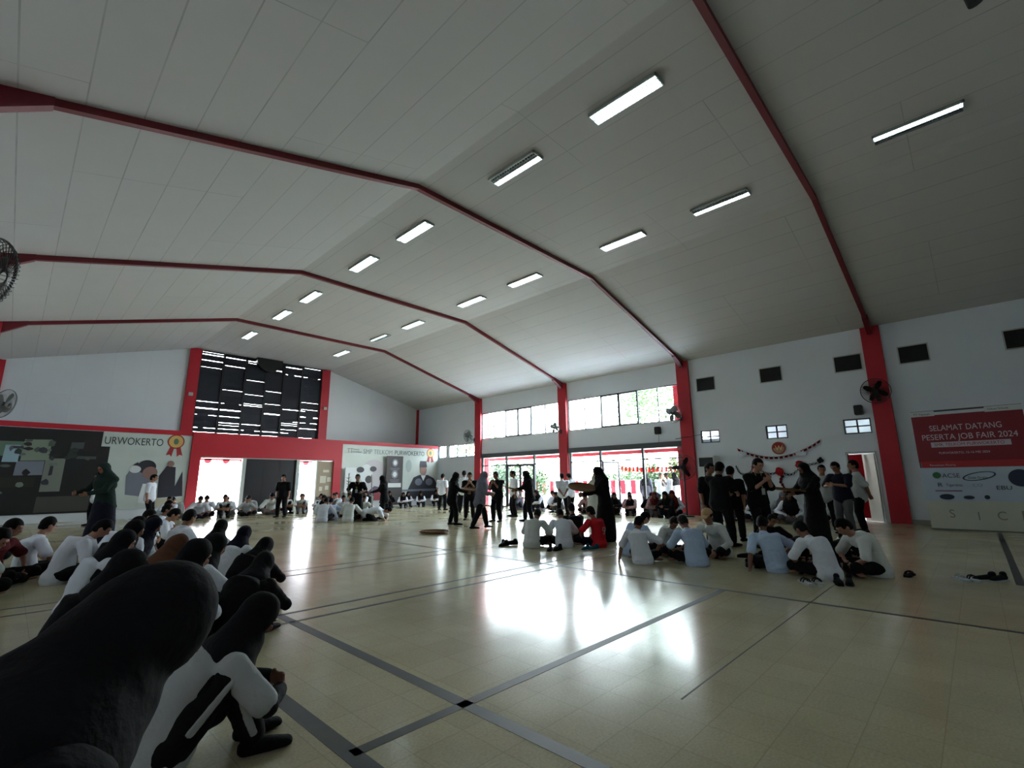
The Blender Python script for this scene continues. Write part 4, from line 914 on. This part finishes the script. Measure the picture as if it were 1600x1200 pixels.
# lanyards (worn on the chest)
def lanyard(px, py, face, h, label, m_='pale'):
    d_ = Vector((math.cos(R(face)), math.sin(R(face)), 0)); s_ = Vector((-d_.y, d_.x, 0)); c_ = Vector((px, py, 0))
    r = empty('lanyard', label, 'lanyard', c_, 0)
    b = B()
    for q in (-1, 1): cyl(b, d_*.075+s_*.075*q+Vector((0, 0, h*.83)), d_*.155+Vector((0, 0, h*.66)), .007, seg=6)
    obj('strap', b, mat('lanyard yellow', (.72, .62, .28), .6), r)
    b = B(); q = d_*.165+Vector((0, 0, h*.62)); 
    vs = [b.verts.new(q+s_*a_+Vector((0, 0, z_))) for a_, z_ in ((-.04, -.06), (.04, -.06), (.04, .06), (-.04, .06))]; b.faces.new(vs); bmesh.ops.solidify(b, geom=b.faces[:], thickness=.004); obj('card', b, PWH, r)
lanyard(8.66, 16.0, 230, 1.58, 'yellow lanyard on the person with leafy stalks')
lanyard(9.40, 15.40, 150, 1.5, 'lanyard with white card on the stick holder by the roll-up banner')
lanyard(11.11, 12.72, 225, 1.6, 'yellow lanyard on the black shirt left of the grey hijab')
lanyard(10.05, 3.10, 240, 1.67, 'pale lanyard on the person with hands raised to the chin')

# front seated groups
G1 = 'students seated in the small circle in the middle'; G2 = 'students seated in the circle left of the shoes'; G3 = 'students seated in the front right circle'
person('cross_b', 7.25, 6.45, 20, 'person in white shirt sitting at the left end of the group with the red jersey', h=.72, shirt='offwhite')
person('cross_b', 7.66, 5.97, 50, 'person in white shirt seen from behind, left of the red jersey', h=.72, shirt='white')
person('knees_b', 8.51, 6.30, 60, 'person in black sitting between the white back and the red jersey', h=.80, shirt='black')
jp = person('cross_up_b', 8.12, 5.48, 82, 'person in red and white jersey sitting on the floor, legs to the left', h=.77, shirt='red', bottom='navy')
person('cross_b', 7.69, 4.55, 330, 'person in pale blue shirt at the back left of the circle with the tan cap', h=.72, shirt='paleblue', skin=1)
person('cross_side_b', 6.98, 3.92, 20, 'person in white shirt leaning on one arm, left front of the tan cap circle', h=.70)
person('cross_b', 8.1, 4.07, 236, 'person in white shirt facing the camera with head bowed, left of the tan cap', h=.66, shirt='offwhite')
person('cross_b', 7.35, 3.22, 52, 'person in white shirt with small neck logo, back turned to the camera', h=.72, shirt='paleblue')
person('cross_cap', 8.45, 3.28, 172, 'person in tan cap and pale hooded top bending over the circle', h=.80, shirt='offwhite', skin=1)
person('cross_up_b', 9.3, 2.75, 220, 'person with dark hair at the back of the front right circle', h=.68, shirt='black')
person('cross_side_b', 7.6, 2.17, 40, 'broad person in white shirt leaning on the left arm in the front right circle', h=.74, shirt='paleblue')
person('cross_b', 8.55, 2.12, 215, 'person with bowed dark head between two white backs', h=.55, shirt='black')
person('cross_b', 7.5, 1.56, 62, 'person in crumpled white shirt with hidden head, front of the right circle', h=.70, shirt='white')
person('cross_b', 8.7, 1.6, 200, 'small dark head low inside the front right circle', h=.52, shirt='black')
person('cross_b', 8.12, 1.12, 128, 'person in white shirt facing left at the right end of the circle', h=.74, shirt='offwhite', skin=1)
person('cross_b', 9.1, 1.36, 150, 'person in white half hidden at the far right of the circle', h=.66, shirt='offwhite')
b = B()
text('jersey_number', '9', (-.08, -.175, .28), .24, CLOTH['pink'], jp, 'local', 1.0, .004)

# shoes on the floor
def shoe_mesh(kind):
    b = B(); loft(b, [(0, -.10, .035), (0, -.02, .035), (0, .08, .028), (0, .13, .022)], [(.033, .035), (.034, .034), (.042, .028), (.034, .018)], Vector((1, 0, 0)), 14)
    if kind == 'shoe': loft(b, [(0, -.085, .04), (0, -.08, .075)], [(.03, .035), (.034, .045)], Vector((1, 0, 0)), 14)
    return remesh(b, .006, 2)
def sandal_strap():
    b = B()
    for y0 in (.03, -.03):
        pts = [(-.045, y0, .02), (-.03, y0, .055), (0, y0, .065), (.03, y0, .055), (.045, y0, .02)]
        for i in range(4): cyl(b, pts[i], pts[i+1], .008, seg=6)
    return b
SHM = shoe_mesh('shoe')
def shoe(x, y, rz, up_, sole_, label, roll_=0, group=None):
    r = empty('shoe', label, 'shoe', (x, y, 0), R(rz), group); r.rotation_euler = (0, R(roll_), R(rz)); 
    if roll_: r.location.z = .035
    o = obj('upper', SHM, None, r); o.location.z = .006
    if not SHM.materials: SHM.materials.append(None)
    o.material_slots[0].link = 'OBJECT'; o.material_slots[0].material = CLOTH[up_]
    b = B(); prism(b, [(-.036, -.12), (.036, -.12), (.04, -.02), (.047, .07), (.03, .145), (-.03, .145), (-.047, .07), (-.04, -.02)], 'Z', 0, .018); obj('sole', b, CLOTH[sole_], r)
    return r
def sandal(x, y, rz, label, group=None, c_='greyw', c2='dark'):
    r = empty('sandal', label, 'sandal', (x, y, 0), R(rz), group)
    b = B(); prism(b, [(-.036, -.12), (.036, -.12), (.032, -.02), (.047, .07), (.03, .135), (-.03, .135), (-.047, .07), (-.032, -.02)], 'Z', 0, .025); obj('sole', b, CLOTH[c_], r)
    obj('strap', sandal_strap(), CLOTH[c2], r); return r
shoe(7.05, 7.02, 100, 'black', 'black', 'black shoe left of the small pile standing alone in mid floor'); shoe(7.18, 6.92, 60, 'black', 'black', 'black shoe at the right of the lone pile in mid floor', 40); shoe(7.12, 7.1, 140, 'black', 'dark', 'black shoe at the back of the lone pile in mid floor')
shoe(7.13, 5.90, 120, 'black', 'black', 'black shoe behind the white back, left of the pair'); shoe(7.25, 5.80, 100, 'black', 'black', 'black shoe behind the white back, right of the pair')
shoe(7.72, 5.33, 80, 'teal', 'greyw', 'teal sneaker with pale sole beside the red jersey', 0); shoe(7.60, 5.42, 100, 'teal', 'greyw', 'second teal sneaker lying just left of the first')
shoe(8.60, 2.92, 20, 'black', 'black', 'black strapped shoe, left of the pair near the lanyard wearer'); shoe(8.70, 2.80, 30, 'black', 'black', 'black strapped shoe, right of the pair near the lanyard wearer')
shoe(7.68, 2.60, 110, 'black', 'greyw', 'black shoe with pale trim left of the leaning white shirt'); shoe(7.80, 2.48, 90, 'black', 'black', 'black shoe touching the leaning white shirt')
sandal(6.95, 1.70, 130, 'grey strapped sandal in front of the crumpled white shirt, left one'); sandal(7.05, 1.60, 120, 'grey strapped sandal in front of the crumpled white shirt, right one')
shoe(7.18, 1.40, 110, 'black', 'black', 'black shoe at the very front of the right circle, left one'); shoe(7.26, 1.30, 100, 'black', 'black', 'black shoe at the very front of the right circle, right one')
sandal(8.45, .33, 120, 'grey sandal at the left of the group of shoes on the open floor', c_='greyw', c2='greyw'); sandal(8.5, .22, 110, 'second grey sandal of the group of shoes on the open floor')
shoe(8.60, .10, 40, 'black', 'greyw', 'black shoe in the middle of the group on the open floor'); shoe(8.66, -.02, 60, 'black', 'greyw', 'black shoe at the right of the group on the open floor')
sandal(8.35, .82, 80, 'dark sandal just right of the last white shirt', c_='black', c2='black')

# far rows along the walls
ordn = ['first', 'second', 'third', 'fourth', 'fifth', 'sixth', 'seventh', 'eighth', 'ninth', 'tenth', 'eleventh', 'twelfth', 'thirteenth', 'fourteenth', 'fifteenth', 'sixteenth', 'seventeenth', 'eighteenth', 'nineteenth', 'twentieth']
names = {'white': 'white shirt', 'offwhite': 'off-white shirt', 'black': 'black clothes', 'grey': 'grey shirt', 'greyw': 'pale grey shirt', 'paleblue': 'pale blue shirt', 'pink': 'dusty pink top'}
def row(items, where, group):
    for i, (x, y, f, key, sh_, hj, hh) in enumerate(items):
        person(key, x, y, f, 'person in %s%s, %s from left %s' % (names[sh_], ', dark hijab' if key.endswith('_h') else '', ordn[i], where), group, h=hh, skin=i % 2, shirt=sh_, hijab=hj, bottom=rnd.choice(['black', 'navy', 'greytrouser']))
rr = random.Random(3)
dx = [4.2, 4.66, 5.1, 5.5, 5.92, 6.4, 6.82, 7.2, 7.75, 8.5, 8.95, 9.4, 9.85, 10.15, 10.58, 10.95, 11.3]
row([(x, 21.7+(.32 if i_ % 2 else -.3)+rr.uniform(-.08, .08), 250+rr.uniform(-40, 30), rr.choice(['knees_b', 'cross_up_b', 'knees_b', 'cross_b']), rr.choice(['white', 'offwhite', 'greyw', 'white']), 'black', rr.uniform(.74, .92)) for i_, x in enumerate(dx)], 'in row before the red entrance', 'seated row before the red entrance')
px_ = [12.2, 12.7, 13.3, 13.91, 14.41, 15.02, 15.51, 16.02, 16.54, 17.0]
row([(x, 22.1+(.3 if i_ % 2 else -.3), 235+rr.uniform(-20, 20), 'knees_h', rr.choice(['white', 'black', 'white']), 'black', rr.uniform(.78, .9)) for i_, x in enumerate(px_)], 'in row below seated man poster', 'seated row below the right poster')
ry = [16.55, 15.9, 15.25, 14.6, 14.01, 13.5, 12.8, 12.08, 11.4, 10.6, 10.23, 9.9, 9.48, 9.1, 8.6, 8.2, 7.95]
row([(16.65+(.36 if i_ % 2 else -.34)+rr.uniform(-.08, .08), y, 205+rr.uniform(-35, 25), rr.choice(['knees_h', 'cross_h', 'knees_b', 'knees_h', 'cross_b']), rr.choice(['white', 'white', 'grey', 'pink', 'black']), rr.choice(['black', 'black', 'maroon']), rr.uniform(.74, .92)) for i_, y in enumerate(ry)], 'in row before glazed doors', 'seated row before the glazed doors')
r2 = [5.95, 5.45, 5.0, 4.55, 4.1, 3.65]
row([(16.7+(.42 if i % 2 else -.38), y, 190+rr.uniform(-20, 20), 'cross_h' if i else 'knees_b', 'white' if i != 3 else 'greyw', ['black', 'navy', 'black', 'grey', 'black', 'navy', 'black'][i], rr.uniform(.82, .95)) for i, y in enumerate(r2)], 'in row below wall bunting', 'seated row below the wall bunting')
# middle left small group
person('cross_b', 7.47, 16.07, 50, 'person in white shirt at the left of the small group near the white panel', h=.78)
person('cross_side_b', 7.95, 16.3, 70, 'person in pale blue shirt, second in the small group near the white panel', h=.76, shirt='paleblue')
person('cross_b', 7.92, 15.15, 48, 'person in grey white shirt seen squarely from behind near the white panel', h=.80, shirt='offwhite')
person('bow_b', 8.75, 15.0, 316, 'person in white shirt bowing down with the head near the floor', s=1.0, shirt='white')
person('cross_up_b', 9.0, 17.6, 230, 'person in white shirt facing the camera behind the small group near the white panel', h=.82)
person('cross_up_b', 9.6, 17.2, 240, 'dark haired person in white left of the person with leafy stalks', h=.80, shirt='offwhite')
person('knees_h', 8.4, 17.9, 235, 'person in dark hijab at the back of the small group near the white panel', h=.84)

# crowd along the left wall
LG = [
 ('cross_b', .62, 8.9, -12, .80, 'person in white shirt leaning right in the left crowd, beside the dark figures', 'white', 'black'),
 ('cross_up_b', .30, 9.7, 8, .82, 'person in white shirt behind the leaning white shirt of the left crowd', 'white', 'black'),
 ('cross_up_b', -.05, 9.3, -32, .84, 'person in dark red top at the left edge of the crowd', 'maroon', 'black'),
 ('cross_b', -.35, 8.2, -22, .80, 'person in printed pale shirt at the left edge of the crowd', 'offwhite', 'black'),
 ('cross_up_b', -.40, 11.4, -12, 1.0, 'person in bright white shirt rising highest at the left edge', 'white', 'black'),
 ('cross_b', 1.12, 9.6, -2, .78, 'person in white shirt behind the dark hijabs of the left crowd', 'white', 'black'),
 ('knees_h', .90, 7.9, -12, .82, 'person in black hijab in the middle of the left crowd', 'black', 'black'),
 ('cross_h', 1.25, 8.7, -22, .80, 'person in dark hijab with white sleeves in the middle of the left crowd', 'white', 'navy'),
 ('cross_up_b', 1.45, 9.3, -22, .80, 'person with a white headband in the left crowd', 'white', 'black'),
 ('cross_up_b', 1.95, 9.35, 8, .86, 'person in white shirt looking right at the front of the left crowd', 'white', 'black'),
 ('knees_h', .62, 6.5, -2, .80, 'person in dark hijab and white sleeves behind the pointed hijab of the left crowd', 'white', 'black'),
 ('cross_h', 1.0, 6.0, -12, .76, 'person in brownish hijab low in the left crowd', 'dark', 'brown'),
 ('knees_h', 1.15, 5.3, 3, .80, 'person in black hijab with white shoulder, right of the pointed hijab', 'white', 'black'),
 ('knees_h', .35, 4.35, -12, .82, 'person in large pointed black hijab at the near left of the crowd', 'black', 'black'),
 ('knees_h', .78, 4.45, 3, .84, 'person in black hijab directly right of the large pointed hijab', 'white', 'black'),
 ('cross_h', -.35, 5.7, -12, .72, 'person in white sleeves sitting low at the left edge of the crowd', 'white', 'black'),
 ('knees_b', 1.55, 10.6, -12, .84, 'person in white shirt at the back of the left crowd', 'white', 'black'),
 ('knees_b', 2.3, 13.2, -12, .84, 'person in white shirt below the person before the URWOKERTO poster', 'white', 'black'),
 ('knees_b', 2.9, 16.2, -12, .84, 'person in pale shirt on the floor below the URWOKERTO poster', 'greyw', 'black'),
 ('cross_b', 2.0, 11.7, -12, .80, 'person in white shirt sitting below the dark green hijab', 'white', 'black'),
 ('knees_h', 1.98, 7.75, 38, .76, 'person in dark hijab and white sleeve, farthest of the three before the bright floor reflection', 'white', 'black'),
 ('knees_h', 2.0, 6.9, 28, .72, 'person in black hijab, middle of the three before the bright floor reflection', 'white', 'navy'),
 ('knees_low_h', 1.78, 5.75, 33, .66, 'person in black hijab bending forward, nearest of the three before the bright floor reflection', 'black', 'black'),
 ('knees_low_h', 1.35, 4.45, 38, .66, 'person in black hijab bending forward behind the nearest white sleeve', 'black', 'black'),
]
for key, x, y, f, hh, lb, sh_, hj in LG: person(key, x, y, f, lb, 'crowd seated along the left wall', h=hh, shirt=sh_, hijab=hj, bottom='black', skin=rr.randrange(2))
person('near_h', .62, 2.78, -4, 'person in black hijab and grey white shirt hugging the knees, nearest seated on the left', h=.70, shirt='greyw', bottom='black', hijab='black')
person('lean_h', -.28, 1.03, 14, 'large dark person in black hijab bowing forward at the near left corner', s=1.0, shirt='black', bottom='black', hijab='black')
for x, y, rz, l in ((1.9, 8.3, -40, 'left'), (2.05, 8.1, -30, 'middle'), (2.15, 7.95, -20, 'right')): shoe(x, y, rz, 'black', 'dark', 'dark shoe beside the looking person of the left crowd, %s of three' % l)

# ------------------------------------------------------------------ outside
PAV = mat('pale paving', (.80, .79, .76), .8, var=.06, vscale=1)  # pale paving colour with slight random variation
b = B(); box(b, XW+.2, 60, -10, 50, -.16, -.03); box(b, XL-20, XW+.2, YF+.7, 60, -.16, -.03)
strct('floor_yard', b, PAV)
b = B(); box(b, XW+.2, 20.1, 6.5, 26, 2.66, 2.78); strct('ceiling_eave', b, WALL)
b = B(); box(b, 20.1, 20.2, 6.5, 26, 2.5, 2.84)
strct('trim_11', b, RED, 'red eave edge outside above the glazed doors')
for y in (7.9, 13.75, 19.6):
    b = B(); box(b, XW+.25, XW+.75, y+.1, y+.45, 0, 6); o = strct('outside_pillar', b, RED, 'red pillar outside the glazed wall'); o.name = 'trim_%d' % (12+int(y/6))
fe = empty('yard_fence', 'dark iron fence with red and white cloth seen through the glazed doors', 'fence', (22.4, 0, 0))
b = B()
for k in range(132):
    y = 4+k*.16; cyl(b, (0, y, 1.2), (0, y, 2.05), .011, seg=5)
cyl(b, (0, 3.9, 1.92), (0, 25.2, 1.92), .018, seg=6); cyl(b, (0, 3.9, 1.3), (0, 25.2, 1.3), .018, seg=6)
obj('railing', b, DGREY, fe)
b = B(); box(b, -.1, .1, 3.9, 25.2, -.03, .6); obj('plinth', b, mat('plinth white', (.8, .8, .78), .7), fe)
for k in range(70):
    y = 4+k*.30; b = B(); prism(b, [(y, .6), (y+.28, .6), (y+.28, 1.28), (y, 1.28)], 'X', -.03, -.01); obj('cloth_strip', b, CLOTH['red' if k % 2 else 'white'], fe)
b = B(); 
def foliage(name, label, x, y, z, rx, ry, rz, n, m_, sd, leaf_=.09, trunk=0, parent=None):
    q = random.Random(sd); r = empty(name, label, 'plant' if not trunk else 'tree', (x, y, 0)); b = B()
    for k in range(n):
        v = Vector((q.gauss(0, 1), q.gauss(0, 1), q.gauss(0, 1))).normalized()*(q.random()**.4); c_ = Vector((v.x*rx, v.y*ry, z+v.z*rz))
        a = Vector((q.gauss(0, 1), q.gauss(0, 1), q.gauss(0, 1))).normalized(); t = a.cross(Vector((.3, .5, 1))).normalized(); u_ = a.cross(t); s_ = leaf_*q.uniform(.6, 1.3)
        b.faces.new([b.verts.new(c_-t*s_), b.verts.new(c_+u_*s_*.45), b.verts.new(c_+t*s_), b.verts.new(c_-u_*s_*.45)])
    obj('foliage', b, m_, r)
    b = B(); cyl(b, (0, 0, -.03), (0, 0, max(.3, z)), .05 if not trunk else trunk, .03); obj('stem' if not trunk else 'trunk', b, mat('bark', (.35, .28, .22), .9), r)
LF2 = mat('leaf light green', (.19, .31, .11), .6, var=.3, vscale=3); LF3 = mat('leaf yellow green', (.33, .38, .09), .6, var=.3, vscale=3)
foliage('garden_shrub', 'green shrub outside the open doorway', 20.9, 10.9, 1.2, .45, .5, .95, 900, LF2, 1)
foliage('garden_shrub', 'yellow green shrub outside right of the open doorway', 20.6, 9.75, 1.35, .35, .35, .95, 800, LF3, 2)
foliage('garden_shrub', 'low dark green shrub outside behind the standing students', 21.6, 9.2, 1.0, .5, .8, .6, 700, LEAF, 3)
foliage('garden_hedge', 'dark green hedge behind the fence, beyond the far glazed wall', 24.6, 24.0, 1.5, .6, 3.4, 1.2, 2600, LEAF, 8, .12)
foliage('garden_hedge', 'green hedge behind the fence, beyond the open doorway', 24.6, 14.2, 1.3, .5, 2.6, .9, 1500, LF2, 9, .12)
foliage('garden_shrub', 'green shrub outside the far double doors', 21.4, 18.6, 1.2, .5, .9, .9, 900, LF2, 4)
foliage('garden_shrub', 'dark green shrub outside beside the last column', 21.0, 21.0, 1.3, .6, .8, 1.0, 900, LEAF, 5)
foliage('garden_tree', 'tree seen through the middle of the near high windows', 29, 15.5, 7.0, 2.0, 2.4, 2.2, 1500, LF2, 6, .16, .12)
foliage('garden_tree', 'tree seen beyond the windows next to the poster wall', 27, 31, 5.0, 2.2, 2.6, 2.4, 1500, LF2, 7, .16, .12)
flag_string('yard_bunting', 'red flags strung across the yard outside the near glazed doors', sag(12.9, 7.6, 2.05, 2.10, .22, 20.3), 26, .1, .22, m2=CLOTH['red'])
b = B(); box(b, 33, 34, 5, 13, 0, 8.6); strct('wall_neighbour', b, mat('neighbour wall', (.70, .76, .84), .8))
OUT = [(19.4, 10.5, 20, 'stand_h', 'grey', 'person outside in grey top with long dark hair, left of the standing students'), (19.9, 10.05, 200, 'back_b', 'white', 'person outside in white shirt bending beside the doorway post'),
       (19.5, 9.5, 150, 'chin_b', 'white', 'person outside in white shirt adjusting the hair'), (19.3, 9.1, 60, 'stand_h', 'white', 'person outside in white top and dark hijab near the standing fan'), (20.3, 8.75, 100, 'stand_b', 'white', 'person outside in white shirt nearest to the second column'),
       (19.8, 13.2, 190, 'stand_b', 'white', 'person outside in white shirt seen just right of the third column')]
for x, y, f, key, sh_, lb in OUT: person(key, x, y, f, lb, 'students standing in the yard', h=1.6, shirt=sh_, bottom='dark')
b = B(); box(b, -1.0, 1.0, -.02, .02, .9, 1.9); tb = empty('blue_tarpaulin', 'blue tarpaulin sheet outside the right entrance opening', 'tarpaulin', (11.6, 29.5, 0)); obj('sheet', b, mat('tarp blue', (.25, .42, .70), .6), tb)
b = B(); cyl(b, (-1.0, 0, 0), (-1, 0, 1.95), .03); cyl(b, (1.0, 0, 0), (1, 0, 1.95), .03); cyl(b, (-1, 0, 1.9), (1, 0, 1.9), .02); obj('pole', b, PALE, tb)
b = B(); box(b, 3, 14, 27.0, 27.1, 2.42, 2.6)
for k in range(14): cyl(b, (3.4+k*.8, 27.0, 2.42), (3.4+k*.8, 27.1, 2.42), .16, seg=14)
strct('trim_20', b, RED, 'red scalloped fringe outside the entrance')
b = B(); box(b, XL-.2, XW+.2, YF+.2, 27.2, 2.62, 2.72); strct('ceiling_porch', b, WALL)
